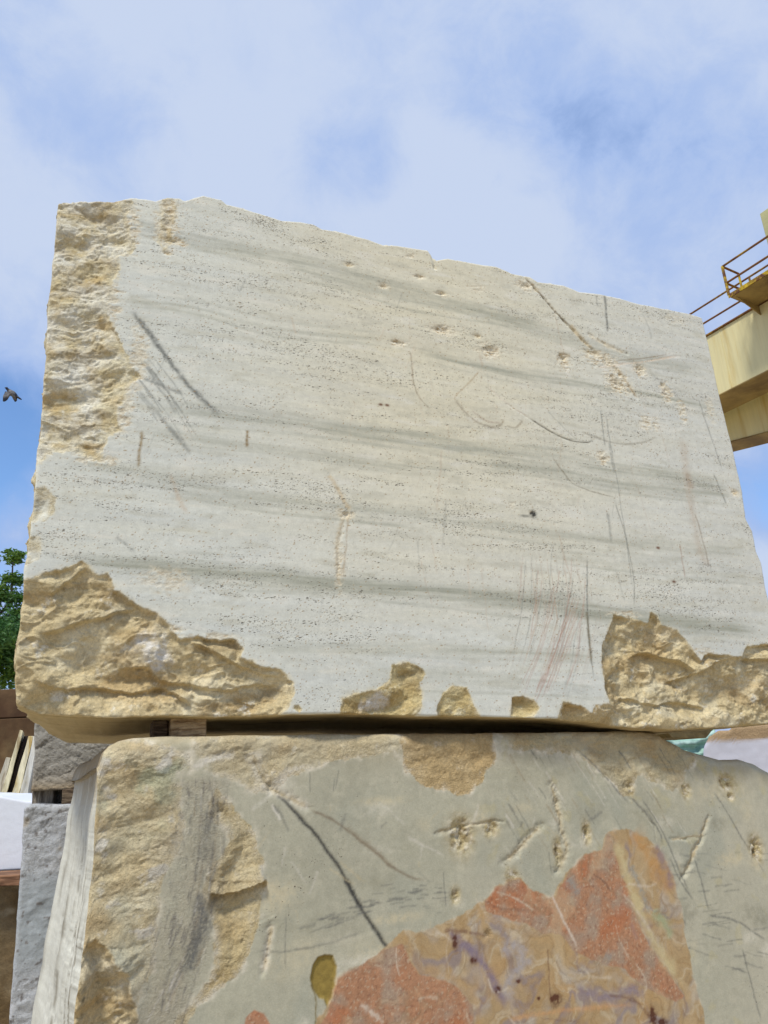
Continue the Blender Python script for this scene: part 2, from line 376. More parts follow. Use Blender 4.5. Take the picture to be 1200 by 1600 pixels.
def chips(X, Z):
    """all broken areas: per chip the jittered distance inside its outline"""
    j = fbm(X * 13, Z * 13, 4, 21) * .014 + fbm(X * 55, Z * 55, 3, 27) * .006
    r = {}
    for k, P, jit in (('A', chipA, 1.7), ('B', chipB, 1.0), ('C', chipC, .8), ('D', chipD, .7), ('E', chipE, .6), ('F', chipF, .9), ('G', chipG, .7), ('H', chipH, .7), ('I', chipI, .8), ('J', chipJ, 1.2), ('K', chipK, .3)):
        r[k] = poly_sd(X, Z, FU.pts(P), .15) + j * jit
    return r
def frac_relief(X, Z, seed, sc=1.0, flat=1.6):
    """height of broken stone in -1..1: big facets, layered ledges, crumbs"""
    wx = X + fbm(X * 4 * sc, Z * 4 * sc, 2, seed + 40) * .05 / sc + Z * .25; wz = Z + fbm(X * 4 * sc, Z * 4 * sc, 2, seed + 50) * .04 / sc - X * .18
    a = scallop(wx * 4.2 * sc, wz * 4.2 * sc * flat, seed, .9)
    b = scallop(wx * 11 * sc, wz * 11 * sc * flat, seed + 3, .9)
    n = fbm(wx * 5 * sc, wz * 9 * sc, 4, seed + 9)
    st = n * 6; ter = (np.floor(st) + sstep(.72, 1.0, st - np.floor(st))) / 6
    c = ridged(wx * 18 * sc, wz * 26 * sc, 4, seed + 13) - .6
    sm = np.clip(.55 + 1.2 * fbm(X * 3, Z * 4, 3, seed + 21), .15, 1.2); return a * 1.25 + b * .40 * sm + ter * .85 - .22 * np.exp(-(np.abs(fbm(wx * 4 * sc, wz * 6 * sc, 3, seed + 25)) / .025) ** 2) + (c * .26 + fbm(X * 60, Z * 70, 3, seed + 15) * .13 + (ridged(wx * 45, wz * 60, 2, seed + 17) - .5) * .05) * sm
EDGES = {}
def front_off_U(x, z):
    X, Z = x.ravel(), z.ravel(); c = chips(X, Z); off = np.zeros(X.shape)
    zb = np.interp(X, bs_, bz); zt = np.interp(X, ts, tz); xl = np.interp(Z, lz, lx); xr = np.interp(Z, rz_, rx_)
    eb = Z - zb; el = X - xl; er = xr - X; et = zt - Z
    def dig(k, scarp, w, deep, reach, rough, seed, sc=1.0):
        e = c[k]; m = e > -.002
        if not m.any(): return
        em = e[m]; f = frac_relief(X[m], Z[m], seed, sc)
        lip = np.clip(.75 + 1.5 * fbm(X[m] * 8, Z[m] * 8, 3, seed + 70), .12, 1.5); d = scarp * sstep(0, w * (2.6 - 1.4 * np.clip(lip, 0, 1.2)), em) * lip + deep * sstep(0, reach, em) + f * rough * sstep(.0, .05, em)
        off[m] += np.maximum(d, 0.0005)
    dig('A', .007, .008, .026, .12, .021, 1, 1.25)
    dig('B', .022, .008, .055, .30, .029, 2, .9)
    dig('C', .012, .007, .025, .10, .016, 3, 1.6)
    dig('D', .010, .007, .020, .08, .014, 4, 1.8)
    dig('E', .008, .006, .014, .05, .009, 5, 2.0)
    dig('F', .024, .009, .045, .22, .027, 6, .9)
    dig('G', .005, .006, .010, .05, .008, 7, 2.0)
    dig('H', .006, .006, .012, .05, .008, 8, 2.0)
    dig('I', .010, .008, .020, .08, .012, 9, 1.5)
    dig('J', .001, .006, .004, .03, .006, 10, 3.0)
    dig('K', .004, .004, .003, .02, .002, 11, 3.0)
    # bottom-left corner is knocked off towards the bottom
    mB = sstep(0, .05, c['B']); off += mB * .02 * np.exp(-eb / .05) * sstep(-1.05, -1.25, X)
    mF = sstep(0, .05, c['F']); off += mF * .03 * np.exp(-eb / .05)
    # traced ledges in the two big chips
    def ledge(pts, h, w, up, seed):
        P = smooth_poly(FU.pts(pts), 4); D_, T_ = line_d(X, Z, P, .25)
        zi = np.interp(X, *(P[np.argsort(P[:, 0])].T)); below = zi - Z + fbm(X * 20, Z * 20, 3, seed) * .008
        inside = np.maximum(mB, mF); fade = sstep(0, .12, T_) * sstep(1, .88, T_)
        m = D_ < .25
        prof = np.where(below > 0, sstep(0, .008, below) * np.exp(-np.maximum(below, 0) / w), -.35 * np.exp(-np.maximum(-below, 0) / up))
        off[m] += (h * prof * fade * inside)[m]
    ledge([(75, 930), (110, 905), (135, 888), (150, 905)], .022, .05, .02, 1)
    ledge([(60, 990), (110, 975), (160, 962), (210, 950), (250, 962), (262, 985)], .026, .06, .03, 2)
    ledge([(278, 998), (310, 1006), (340, 1022), (380, 1040), (415, 1052), (440, 1050)], .020, .05, .03, 3)
    ledge([(175, 1045), (225, 1040), (250, 1060), (300, 1068), (350, 1078), (400, 1068), (445, 1070)], .018, .05, .04, 4)
    ledge([(45, 1060), (90, 1075), (150, 1072), (210, 1080), (260, 1075), (310, 1110)], .022, .06, .04, 5)
    ledge([(985, 1030), (1010, 1018), (1045, 1025), (1080, 1040), (1095, 1065)], .030, .07, .03, 6)
    ledge([(1050, 1065), (1095, 1050), (1130, 1030), (1165, 1028), (1200, 1030), (1240, 1030)], .026, .06, .03, 7)
    ledge([(960, 1098), (985, 1090), (1030, 1100), (1070, 1095), (1120, 1105)], .016, .05, .03, 8)
    # sawn face: nearly flat, slow waves and saw marks
    flat = 1 - np.clip(sum(sstep(0, .004, c[k]) for k in c), 0, 1)
    off += flat * (fbm(X * 1.3, Z * 1.3, 3, 60) * .004 + fbm(X * 8, Z * 20, 3, 61) * .0006)
    # rounding of the arrises
    for e, r in ((eb, .008), (el, .010), (er, .008), (et, .010)):
        r = r * (1 + .6 * fbm(X * 7, Z * 7, 3, 66)); t = np.clip(e, 0, r); off += (r - np.sqrt(np.maximum(r * r - (r - t) ** 2, 0)))
    # small gouges
    for (px, py, rw, rh, dp) in GOUGES:
        q = FU.c(px, py); g = np.exp(-((X - q[0]) / rw) ** 2 - ((Z - q[1]) / rh) ** 2 * (1 + .0)); off += g * dp * (1 + fbm(X * 60, Z * 90, 3, 5))
    XW = X + fbm(X * 16, Z * 16, 3, 290) * .010; ZW_ = Z + fbm(X * 16, Z * 16, 3, 291) * .010
    for i, (px, py, rw, rh, am) in enumerate(BRUISE):
        q = FU.c(px, py); g = np.exp(-((X - q[0]) / (rw * .003)) ** 2 - ((Z - q[1]) / (rh * .003)) ** 2); m = g > .03; off[m] += g[m] * am * .006 * np.clip(.5 + 1.8 * fbm(X[m] * 22, Z[m] * 45, 4, 820 + i, .7), 0, 2)
    for pts, w, dp in GROOVES:
        D_, T_ = line_d(XW, ZW_, FU.pts(pts), .06); m = D_ < .06
        off[m] += (np.exp(-(D_ / w) ** 2) * dp * np.clip(.6 + 1.2 * fbm(X * 22, Z * 22, 4, 9), 0, 2))[m]
    CH['off'] = off
    return off.reshape(x.shape)
GOUGES = [(600, 447, .022, .012, .006), (655, 432, .02, .01, .006), (690, 458, .024, .010, .008), (545, 413, .025, .012, .006), (690, 515, .045, .02, .006), (765, 548, .035, .02, .010), (622, 535, .03, .008, .006), (820, 447, .035, .015, .005), (880, 558, .02, .02, .014), (925, 550, .05, .015, .006),
          (1000, 575, .03, .02, .008), (270, 375, .035, .012, .008), (262, 395, .02, .01, .006), (745, 525, .02, .012, .006), (540, 805, .03, .015, .004), (1148, 770, .02, .015, .005), (830, 800, .012, .006, .002), (965, 600, .03, .03, .006), (1010, 1005, .02, .01, .0)]
GROOVES = [([(818, 432), (845, 460), (870, 490), (895, 515), (925, 545)], .007, .010), ([(925, 545), (960, 575), (985, 605), (996, 622)], .012, .006),
           ([(930, 572), (990, 566), (1065, 556)], .006, .002), ([(1035, 600), (1050, 625)], .010, .006), ([(918, 520), (950, 540), (980, 552)], .010, .005),
           ([(760, 605), (790, 630), (830, 655), (880, 685), (920, 692)], .004, .003), ([(675, 398), (680, 420)], .008, .01), ([(515, 740), (545, 800), (528, 850), (530, 915)], .006, .003)]
def side_disp_U(rx, rz, d, side):
    dx = np.zeros_like(rx); dz = np.zeros_like(rz); w = sstep(0, .06, d)
    l = side == 3; r = side == 1; b = side == 0; t = side == 2
    dx[l] = ((frac_relief(d[l], rz[l], 30, 1.0) * .025 + .004) * w[l])
    dx[r] = -(frac_relief(d[r], rz[r], 33, .8) * .03) * w[r]
    corner = sstep(-1.0, -1.35, rx[b])
    dz[b] = (fbm(rx[b] * 2, d[b] * 2, 3, 35) * .008 + fbm(rx[b] * 4, d[b] * 30, 3, 36) * .003 + frac_relief(rx[b], d[b], 37) * .014 * corner) * w[b]
    dz[t] = frac_relief(rx[t], d[t], 38, .7) * .03 * w[t] - .02 * w[t]
    return dx, dz
TAN = srgb(208, 190, 146); TAN2 = srgb(226, 214, 178); BROWN = srgb(172, 150, 108); PALE = srgb(232, 226, 206)
def tan_paint(X, Z, seed, warm=1.0):
    n = X.size; c = np.tile(TAN, (n, 1)).astype(float)
    c = lerp(c, TAN2, sstep(-.1, .5, fbm(X * 5, Z * 8, 5, seed + 1)))
    c = lerp(c, BROWN, .8 * sstep(.0, .45, fbm(X * 4, Z * 9, 5, seed + 2))); c = lerp(c, srgb(196, 166, 112), .45 * sstep(.1, .4, fbm(X * 2.3, Z * 4, 4, seed + 6)))
    c = lerp(c, PALE, .75 * sstep(.2, .42, fbm(X * 12 + 3, Z * 12, 6, seed + 3, .75)))
    c = lerp(c, srgb(190, 182, 156), .6 * sstep(.2, .5, fbm(X * 3, Z * 5, 4, seed + 4)))
    c *= (1 + .22 * fbm(X * 70, Z * 90, 3, seed + 5, .8))[:, None]
    return c
def streak(c, X, Z, F, pts, w_px, col, amt, fray=.5, freq=60, seed=0, curve=True, taper=True, mpp=.0029):
    P = F.pts(pts); P = smooth_poly(P, 5) if curve and len(P) > 2 else P; w = w_px * mpp
    D_, T_ = line_d(X, Z, P, w * 3 + .02); m = D_ < w * 2.5 + .01
    if not m.any(): return c
    x, z, D_, T_ = X[m], Z[m], D_[m], T_[m]
    dj = D_ + (fbm(x * freq, z * freq, 3, seed) + .7 * fbm(x * 9, z * 9, 2, seed + 3)) * w * fray
    a = np.exp(-np.maximum(dj, 0) ** 2 / (w * w + 1e-9) * 1.2)
    if taper: a *= sstep(0, .08, T_) * sstep(1, .85, T_)
    a *= np.clip(1 - fray * .9 + fray * (1.1 + 1.6 * fbm(x * freq * 1.3, z * freq * 1.3, 3, seed + 5)), 0, 1.2)
    a = np.clip(a * amt, 0, 1)
    c[m] = c[m] * (1 - a[:, None]) + np.asarray(col)[None, :] * a[:, None]
    return c
BRUISE = [(690, 515, 26, 11, .8), (765, 548, 24, 15, .8), (622, 536, 18, 7, .8), (600, 447, 10, 6, .7), (655, 432, 10, 6, .7), (690, 460, 14, 6, .7), (880, 566, 12, 20, .8), (965, 596, 26, 26, .9), (938, 560, 34, 13, .9), (1000, 580, 15, 14, .9), (1042, 612, 14, 20, .8), (822, 447, 24, 11, .7), (255, 905, 34, 16, .4), (262, 345, 20, 40, .7), (268, 376, 24, 8, .8), (1015, 662, 22, 16, .6), (1066, 642, 10, 24, .6), (942, 715, 14, 12, .7), (1110, 640, 10, 30, .4), (540, 802, 12, 8, .8), (530, 880, 8, 40, .5), (1148, 770, 10, 8, .7), (800, 790, 12, 6, .4), (640, 400, 12, 8, .5), (205, 360, 14, 40, .7), (215, 560, 14, 50, .6), (178, 470, 12, 30, .7), (190, 640, 14, 40, .7), (150, 718, 30, 8, .7), (262, 985, 20, 10, .7), (330, 996, 30, 6, .6), (975, 960, 30, 6, .5), (1100, 1018, 20, 8, .5), (745, 450, 20, 10, .4), (1060, 500, 30, 12, .3)]
BANDS = [([(190, 362), (300, 382), (430, 400), (560, 428), (700, 470), (850, 520), (1000, 562), (1110, 585)], 9, .42),
         ([(430, 412), (560, 445), (650, 470), (760, 492), (850, 505)], 9, .45), ([(190, 345), (300, 372), (420, 400)], 6, .3),
         ([(180, 470), (300, 480), (430, 515), (600, 530)], 3, .4), ([(640, 545), (740, 572), (900, 600), (1020, 618), (1130, 642)], 5, .6),
         ([(200, 636), (350, 650), (500, 670), (650, 690), (760, 706), (880, 716), (950, 735), (1150, 762)], 9, .55),
         ([(200, 672), (330, 692), (450, 706), (600, 728), (720, 735)], 5, .45), ([(740, 722), (850, 735), (960, 760), (1150, 775)], 8, .45),
         ([(60, 722), (230, 745), (400, 778), (600, 800), (750, 822), (900, 842), (1180, 868)], 6, .42), ([(240, 760), (420, 790), (640, 815)], 4, .25),
         ([(60, 875), (200, 885), (330, 895), (500, 908), (700, 925), (850, 945), (950, 962), (1200, 990)], 9, .75),
         ([(330, 900), (500, 915), (700, 935), (850, 950)], 5, .4),
         ([(380, 1008), (520, 1012), (700, 1018), (850, 1022), (940, 1028)], 5, .4), ([(560, 1060), (700, 1066), (860, 1075), (935, 1085)], 8, .22),
         ([(700, 930), (850, 940), (960, 960), (1100, 975)], 12, .3), ([(850, 870), (1000, 885), (1180, 905)], 5, .2)]
for _i in range(len(BANDS)):
    _p, _w, _a = BANDS[_i]
    for _o, _f in ((9 + 4 * (_i % 3), .24), (-8 - 3 * (_i % 2), .14)): BANDS.append(([(x_, y_ + _o * (1 + .25 * math.sin(x_ * .011 + _i))) for x_, y_ in _p], 2.2, _f + .1 * (_i % 2)))
def paint_U(X, Y, Z, Wt):
    n = len(X); F = Wt == -1; x, z = X[F], Z[F]
    tilt = z + x * .028; q = tilt + fbm(x * 1.2, z * 3, 3, 70) * .02
    c = np.tile(srgb(214, 210, 192), (len(x), 1)).astype(float)
    c = lerp(c, srgb(208, 208, 195), sstep(.1, -.9, x) * .7)
    c = lerp(c, srgb(216, 206, 176), .75 * np.exp(-((x - .35) / .75) ** 2) * sstep(2.1, 3.2, z))
    c = lerp(c, srgb(200, 198, 186), .5 * sstep(.9, 1.9, x))
    c = lerp(c, srgb(206, 206, 194), .6 * sstep(2.4, 1.95, z))
    c *= (1 + .07 * fbm(x * 1.0, q * 9, 4, 71) + .075 * fbm(x * 1.6, q * 34, 5, 72, .65) + .045 * fbm(x * 3, z * 3, 4, 73) + .05 * fbm(x * 30, z * 70, 3, 74))[:, None]; bl = fbm(x * 5, q * 18, 4, 76); c = lerp(c, srgb(224, 218, 200), .5 * sstep(.15, .5, bl)); c = lerp(c, srgb(186, 180, 158), .4 * sstep(.15, .5, -bl))
    warm = fbm(x * 1.4, q * 16, 4, 75); c *= 1 + np.clip(warm, -1, 1)[:, None] * np.array([.02, 0, -.05])[None, :]
    GB = srgb(160, 159, 140)
    for i, (pts, w, amt) in enumerate(BANDS):
        P = smooth_poly(FU.pts(pts), 4); D_, T_ = line_d(x, z, P, .14)
        w_ = w * .0037 * (1 + .6 * fbm(x * 1.6, z * 0 + i, 3, 80 + i)); yl = np.interp(x, P[:, 0], P[:, 1]) - z; dd = D_ * np.where(yl > 0, 1.35, .85) + fbm(x * 3, z * 18, 3, 90 + i) * w_ * .9 + fbm(x * 2.2, q * 70, 3, 190 + i) * w_ * .6
        a = np.exp(-(np.maximum(dd, 0) / np.maximum(w_, .003)) ** 2) * amt * sstep(0, .1, T_) * sstep(1, .93, T_)
        a *= np.clip(.85 + .9 * fbm(x * 1.6, q * 55, 4, 95 + i, .65), .42, 1.25) * 1.15
        c = lerp(c, GB, np.clip(a, 0, .9))
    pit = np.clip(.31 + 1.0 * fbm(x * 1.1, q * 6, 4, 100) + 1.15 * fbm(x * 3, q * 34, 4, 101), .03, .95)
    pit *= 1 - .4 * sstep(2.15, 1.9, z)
    # marks traced from the face
    xw = x + fbm(x * 7, z * 7, 3, 77) * .006 + fbm(x * 30, z * 30, 2, 78) * .002; zw = z + fbm(x * 7, z * 7, 3, 79) * .006
    st = lambda pts, w, col, amt, **k: streak(c, xw, zw, FU, pts, w, col, amt * .85, **k)
    DK = srgb(92, 90, 80); DG = srgb(120, 120, 112); RB = srgb(168, 128, 92); PK = srgb(196, 170, 138); WH = srgb(228, 222, 205); RD = srgb(170, 120, 98)
    st([(205, 483), (235, 522), (262, 560), (290, 598), (320, 628), (348, 656)], 4.2, DG, .95, fray=.7, freq=45, seed=1)
    st([(215, 500), (245, 540), (275, 580)], 2.4, DG, .6, fray=.8, freq=60, seed=2)
    st([(222, 590), (250, 602), (288, 616)], 3, DG, .7, fray=.8, seed=3); st([(205, 545), (225, 570), (250, 590)], 2, DG, .5, fray=.8, seed=4)
    for k in range(16):
        a0 = 205 + random.random() * 40; b0 = 545 + random.random() * 70; L = 35 + random.random() * 75
        st([(a0, b0), (a0 + L * .45, b0 + L * .55), (a0 + L * .75, b0 + L * 1.05)], 1.0, DG, .45, fray=.9, seed=5 + k)
    st([(212, 605), (250, 650), (285, 692), (300, 712)], 3.5, DG, .45, fray=.8, seed=30); st([(262, 665), (290, 700), (300, 712)], 3.5, DG, .5, fray=.8, seed=31)
    st([(222, 672), (218, 700), (216, 733)], 2.2, srgb(150, 128, 90), .9, fray=.4, seed=32); st([(387, 672), (385, 700)], 2.2, srgb(140, 115, 75), .95, fray=.4, seed=33)
    st([(513, 740), (530, 768), (548, 800)], 4, srgb(200, 178, 140), .7, fray=.6, seed=34); st([(540, 800), (527, 850), (530, 920)], 3.2, srgb(190, 168, 130), .6, fray=.7, seed=35)
    st([(545, 800), (540, 860), (535, 910)], 1.4, srgb(160, 130, 90), .5, fray=.7, seed=36)
    st([(180, 838), (210, 862)], 2.4, DG, .5, fray=.8, seed=37); st([(265, 880), (262, 930), (300, 935)], 2, srgb(190, 172, 140), .35, fray=.8, seed=38)
    st([(265, 740), (280, 780), (295, 806)], 3, PK, .4, fray=.8, seed=39); st([(256, 905), (300, 925)], 8, srgb(205, 190, 160), .4, fray=.8, seed=40)
    st([(818, 432), (845, 460), (870, 490), (895, 512)], 2.0, srgb(110, 92, 62), .85, fray=.6, seed=41); st([(890, 505), (905, 525), (928, 548)], 5, srgb(196, 176, 138), .8, fray=.6, seed=42)
    st([(925, 548), (960, 572), (980, 600), (996, 622)], 7, srgb(216, 202, 172), .75, fray=.6, seed=43); st([(940, 570), (968, 605)], 5, WH, .8, fray=.5, seed=44)
    st([(965, 575), (985, 605), (997, 622)], 1.6, srgb(165, 140, 105), .8, fray=.5, seed=45); st([(918, 522), (950, 540), (982, 552)], 5, srgb(208, 190, 155), .6, fray=.7, seed=46)
    st([(930, 574), (990, 567), (1065, 556)], 2.2, srgb(214, 194, 168), .8, fray=.7, seed=47); st([(940, 568), (990, 561), (1050, 554)], 1.2, srgb(140, 120, 95), .7, fray=.5, seed=48)
    st([(872, 552), (892, 556)], 4, srgb(170, 150, 112), .8, fray=.5, seed=49); st([(880, 562), (890, 590)], 5, WH, .6, fray=.6, seed=50)
    st([(1000, 572), (1004, 590)], 6, WH, .7, fray=.6, seed=51); st([(990, 575), (998, 585)], 3, srgb(175, 150, 120), .6, fray=.6, seed=52)
    st([(1030, 600), (1040, 615), (1050, 630)], 4, srgb(205, 185, 155), .8, fray=.5, seed=53); st([(1010, 650), (1000, 672), (1030, 640)], 4, WH, .45, fray=.8, seed=54)
    st([(1020, 668), (1060, 672), (1075, 650)], 4, WH, .5, fray=.8, seed=55); st([(1015, 580), (1060, 620), (1080, 650)], 3, DG, .3, fray=.8, seed=56)
    st([(945, 458), (947, 485), (949, 520)], 2.6, DG, .9, fray=.5, seed=57); st([(932, 462), (934, 480)], 2, DG, .5, fray=.6, seed=58); st([(1000, 480), (1015, 515), (1018, 535)], 2, DG, .25, fray=.8, seed=59)
    st([(760, 603), (790, 628), (830, 655)], 1.6, srgb(225, 212, 190), .6, fray=.5, seed=60)
    st([(828, 653), (860, 674), (890, 688), (918, 691), (928, 683)], 1.5, srgb(85, 78, 62), .95, fray=.3, seed=61)
    st([(710, 622), (728, 645), (750, 662), (775, 667), (790, 653)], 2.4, srgb(165, 152, 128), .8, fray=.6, seed=62); st([(735, 640), (760, 658), (785, 660)], 2, srgb(170, 150, 130), .6, fray=.6, seed=63)
    st([(790, 664), (805, 668), (818, 655)], 1.6, srgb(160, 145, 120), .6, fray=.6, seed=64); st([(750, 580), (725, 605), (708, 623)], 1.5, srgb(190, 170, 135), .7, fray=.6, seed=65)
    st([(640, 545), (645, 580), (652, 615), (675, 642)], 1.3, srgb(160, 145, 118), .8, fray=.5, seed=66)
    st([(905, 672), (945, 688), (985, 694), (1020, 686), (1026, 676)], 2.0, srgb(165, 158, 140), .8, fray=.6, seed=67)
    st([(855, 640), (880, 668), (905, 690)], 1.4, DG, .4, fray=.7, seed=68); st([(862, 712), (880, 738), (900, 758), (940, 772), (965, 778)], 1.3, srgb(130, 118, 95), .65, fray=.5, seed=69)
    st([(938, 640), (942, 670), (946, 700)], 1.4, DG, .6, fray=.6, seed=70); st([(952, 690), (956, 720), (960, 740)], 2.2, DG, .5, fray=.6, seed=71)
    st([(1090, 620), (1110, 680), (1130, 740)], 1.3, DG, .6, fray=.5, seed=72); st([(1115, 740), (1135, 790)], 2, DG, .6, fray=.6, seed=73)
    st([(1066, 680), (1072, 730), (1082, 800), (1095, 860), (1110, 900)], 9, srgb(188, 172, 150), .5, fray=.6, freq=25, seed=74)
    st([(1074, 738), (1080, 765)], 7, srgb(172, 150, 125), .55, fray=.6, seed=75); st([(1085, 800), (1100, 850), (1108, 890)], 1.6, srgb(140, 120, 95), .6, seed=76)
    st([(1062, 850), (1070, 905)], 1.4, srgb(160, 125, 100), .6, seed=77)
    st([(945, 640), (962, 740), (978, 840), (990, 930)], 1.3, DG, .5, fray=.5, seed=78); st([(950, 800), (955, 850)], 2.6, DG, .5, fray=.6, seed=79); st([(960, 780), (975, 830), (990, 900), (992, 955)], 1.2, DK, .55, fray=.4, seed=80)
    st([(918, 870), (918, 960), (923, 1020), (928, 1070)], 1.5, DG, .8, fray=.4, seed=81); st([(916, 955), (921, 1000), (924, 1040)], 2.4, srgb(120, 110, 85), .8, fray=.4, seed=82)
    qa, qb, qc = FU.c(865, 860), FU.c(880, 975), FU.c(845, 1085); ti = np.clip((qa[1] - z) / (qa[1] - qc[1]), 0, 1); xc_ = qa[0] + (qb[0] - qa[0]) * 2 * ti * (ti < .5) + np.where(ti >= .5, (qb[0] - qa[0]) + (qc[0] - qb[0]) * (ti - .5) * 2, 0)
    acr = x - xc_; reg = np.exp(-(acr / .19) ** 4) * np.exp(-((ti - .5) / .42) ** 4); br = fbm(acr * 70, z * 1.2, 4, 790, .7); c = lerp(c, srgb(186, 158, 132), np.clip(reg * sstep(.08, .45, br) * .65, 0, 1)); br = fbm(acr * 90 + 7, z * 1.6, 3, 793, .7); c = lerp(c, srgb(150, 132, 112), np.clip(reg * sstep(.3, .55, br) * .6, 0, 1))
    for k in range(30):                                         # forest of thin reddish scratches
        x0 = 808 + random.random() * 112; y0 = 850 + random.random() * 150; L = 40 + random.random() * 130; s_ = -.08 - .22 * random.random() * (y0 - 840) / 150
        st([(x0, y0), (x0 + s_ * L * .4, y0 + L * .5), (x0 + s_ * L * 1.2, y0 + L)], .7 + .4 * random.random(), RD if random.random() < .7 else DG, .2 + .3 * random.random(), fray=.6, seed=100 + k)
    for k in range(14):
        x0 = 860 + random.random() * 60; st([(x0, 900 + random.random() * 60), (x0 - 20, 1000), (x0 - 55, 1080 + 20 * random.random())], .8, RD, .4, fray=.4, seed=170 + k)
    for k in range(40):                                         # other faint scratches all over
        x0 = 620 + random.random() * 500; y0 = 480 + random.random() * 420; L = 20 + random.random() * 90; s_ = -.15 + .5 * random.random()
        st([(x0, y0), (x0 + s_ * L, y0 + L)], .8 + random.random(), (DG, PK, RB)[k % 3], .10 + .22 * random.random(), fray=.9, seed=200 + k)
    for k in range(16):
        x0 = 240 + random.random() * 420; y0 = 380 + random.random() * 600; L = 12 + random.random() * 50
        st([(x0, y0), (x0 - .7 * L + random.random() * L, y0 + L)], .8 + random.random(), (DG, PK)[k % 2], .15 + .25 * random.random(), fray=.6, seed=240 + k)
    for (px, py, rw, rh, dp) in GOUGES[:-1]:
        qq = FU.c(px, py); g = np.exp(-((x - qq[0]) / rw) ** 2 - ((z - qq[1]) / rh) ** 2) * (1 + 1.2 * fbm(x * 60, z * 120, 3, 6))
        c = lerp(c, srgb(216, 198, 160), np.clip(g * .9, 0, .85)); c = lerp(c, srgb(160, 132, 90), np.clip((g - .55) * 1.6 * (.5 + fbm(x * 90, z * 200, 2, 8)), 0, .8))
    qq = FU.c(833, 803); g = np.exp(-((x - qq[0]) / .016) ** 2 - ((z - qq[1]) / .016) ** 2) * (1 + 1.5 * fbm(x * 80, z * 80, 3, 6)); c = lerp(c, srgb(45, 45, 42), np.clip(g * 1.4, 0, .95))
    qq = FU.c(820, 806); g = np.exp(-((x - qq[0]) / .022) ** 2 - ((z - qq[1]) / .006) ** 2); c = lerp(c, srgb(90, 88, 80), np.clip(g, 0, .6))
    for (px, py) in ((595, 632), (1028, 856), (1053, 909), (605, 633)):
        qq = FU.c(px, py); g = np.exp(-((x - qq[0]) / .010) ** 2 - ((z - qq[1]) / .006) ** 2); c = lerp(c, srgb(110, 70, 45), np.clip(g * 1.3, 0, .9))
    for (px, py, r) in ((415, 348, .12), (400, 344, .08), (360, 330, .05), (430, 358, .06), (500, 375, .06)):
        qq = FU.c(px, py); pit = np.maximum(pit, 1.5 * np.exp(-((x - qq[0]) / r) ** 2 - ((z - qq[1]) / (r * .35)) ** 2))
    # broken areas
    ch = chips(x, z); tp = tan_paint(x, z, 300); broken = np.zeros(len(x))
    for i, (px, py, rw, rh, am) in enumerate(BRUISE):
        qq = FU.c(px, py); dx_, dz_ = (x - qq[0]) / (rw * .003), (z - qq[1]) / (rh * .003); g = np.exp(-(dx_ ** 2 + dz_ ** 2)); m = g > .02
        gm = g[m] * np.clip(.55 + 1.6 * fbm(x[m] * 22, z[m] * 45, 4, 820 + i, .7), 0, 1.4); mm = np.zeros(len(x)); mm[m] = np.clip(sstep(.10, .45, gm) * am * 1.15, 0, .95)
        c = lerp(c, srgb(226, 214, 186), mm); dk2 = np.zeros(len(x)); dk2[m] = mm[m] * sstep(.1, .4, fbm(x[m] * 30, z[m] * 80, 3, 840 + i)); c = lerp(c, srgb(176, 150, 110), dk2 * .9); broken = np.maximum(broken, mm * .8)
    for k in ch:
        m = sstep(-.003, .003, ch[k]) * (np.clip(.45 + 1.1 * fbm(x * 25, z * 25, 3, 334), 0, .8) if k in 'J' else 1)
        t2 = tp
        if k in ('C', 'E', 'D'): t2 = tp * np.array([.97, .92, .76])
        if k in ('B', 'F'): t2 = tp * np.array([1.02, 1.0, .985])
        if k in ('G', 'H'): t2 = lerp(tp, srgb(214, 206, 180), .5 + 0 * x); m = m * np.clip(.7 + 1.2 * fbm(x * 25, z * 25, 3, 333), .2, 1)
        if k == 'A': t2 = lerp(tp, PALE, np.clip(.38 + 1.5 * fbm(x * 7, z * 8, 5, 330, .65), 0, .9)); t2 = lerp(t2, srgb(196, 168, 112), .7 * sstep(.15, .45, fbm(x * 6, z * 9, 4, 331)))
        c = c * (1 - m[:, None]) + t2 * m[:, None]; broken = np.maximum(broken, m)
        edge = np.exp(-((ch[k] - .002) / .010) ** 2) * .75 * np.clip(.35 + 1.8 * fbm(x * 14, z * 14, 4, 340, .7), 0, 1); c = lerp(c, srgb(222, 208, 172), edge)
    for (pts, w) in (([(212, 990), (235, 1010), (258, 1022), (270, 1018)], 12), ([(235, 1040), (262, 1022)], 8), ([(560, 1105), (590, 1100), (612, 1090)], 7), ([(575, 1100), (600, 1085)], 6)):
        st(pts, w, srgb(228, 222, 210), .8, fray=.9, freq=40, seed=400)
    broken = np.maximum(broken, 0); pit *= 1 - broken
    # top rim is rough
    zt = np.interp(x, ts, tz); rim = np.exp(-(zt - z) / .02) * np.clip(.6 + fbm(x * 20, z * 20, 3, 9), 0, 1); c = lerp(c, srgb(222, 214, 190), rim * .5); broken = np.maximum(broken, rim * .6)
    c_all = tan_paint(X + Y * .7, Z + Y * .3, 350); bro = np.ones(n) * .9; pt = np.zeros(n)
    u = Wt == 0                                                  # sawn underside with long saw lines
    cu = np.tile(srgb(190, 172, 132), (u.sum(), 1)) * (1 + .12 * fbm(X[u] * 1.2, Y[u] * 40, 4, 360) + .1 * fbm(X[u] * 3, Y[u] * 5, 4, 361))[:, None]
    cu = lerp(cu, srgb(140, 118, 80), .7 * sstep(.2, .5, fbm(X[u] * 1.5, Y[u] * 14, 4, 362)))
    c_all[u] = cu; bro[u] = .25
    c_all[F] = c; bro[F] = broken; pt[F] = np.clip(pit, 0, 1.6)
    return c_all * KU, bro, pt
KU = np.array([1.06, 1.065, 1.06])
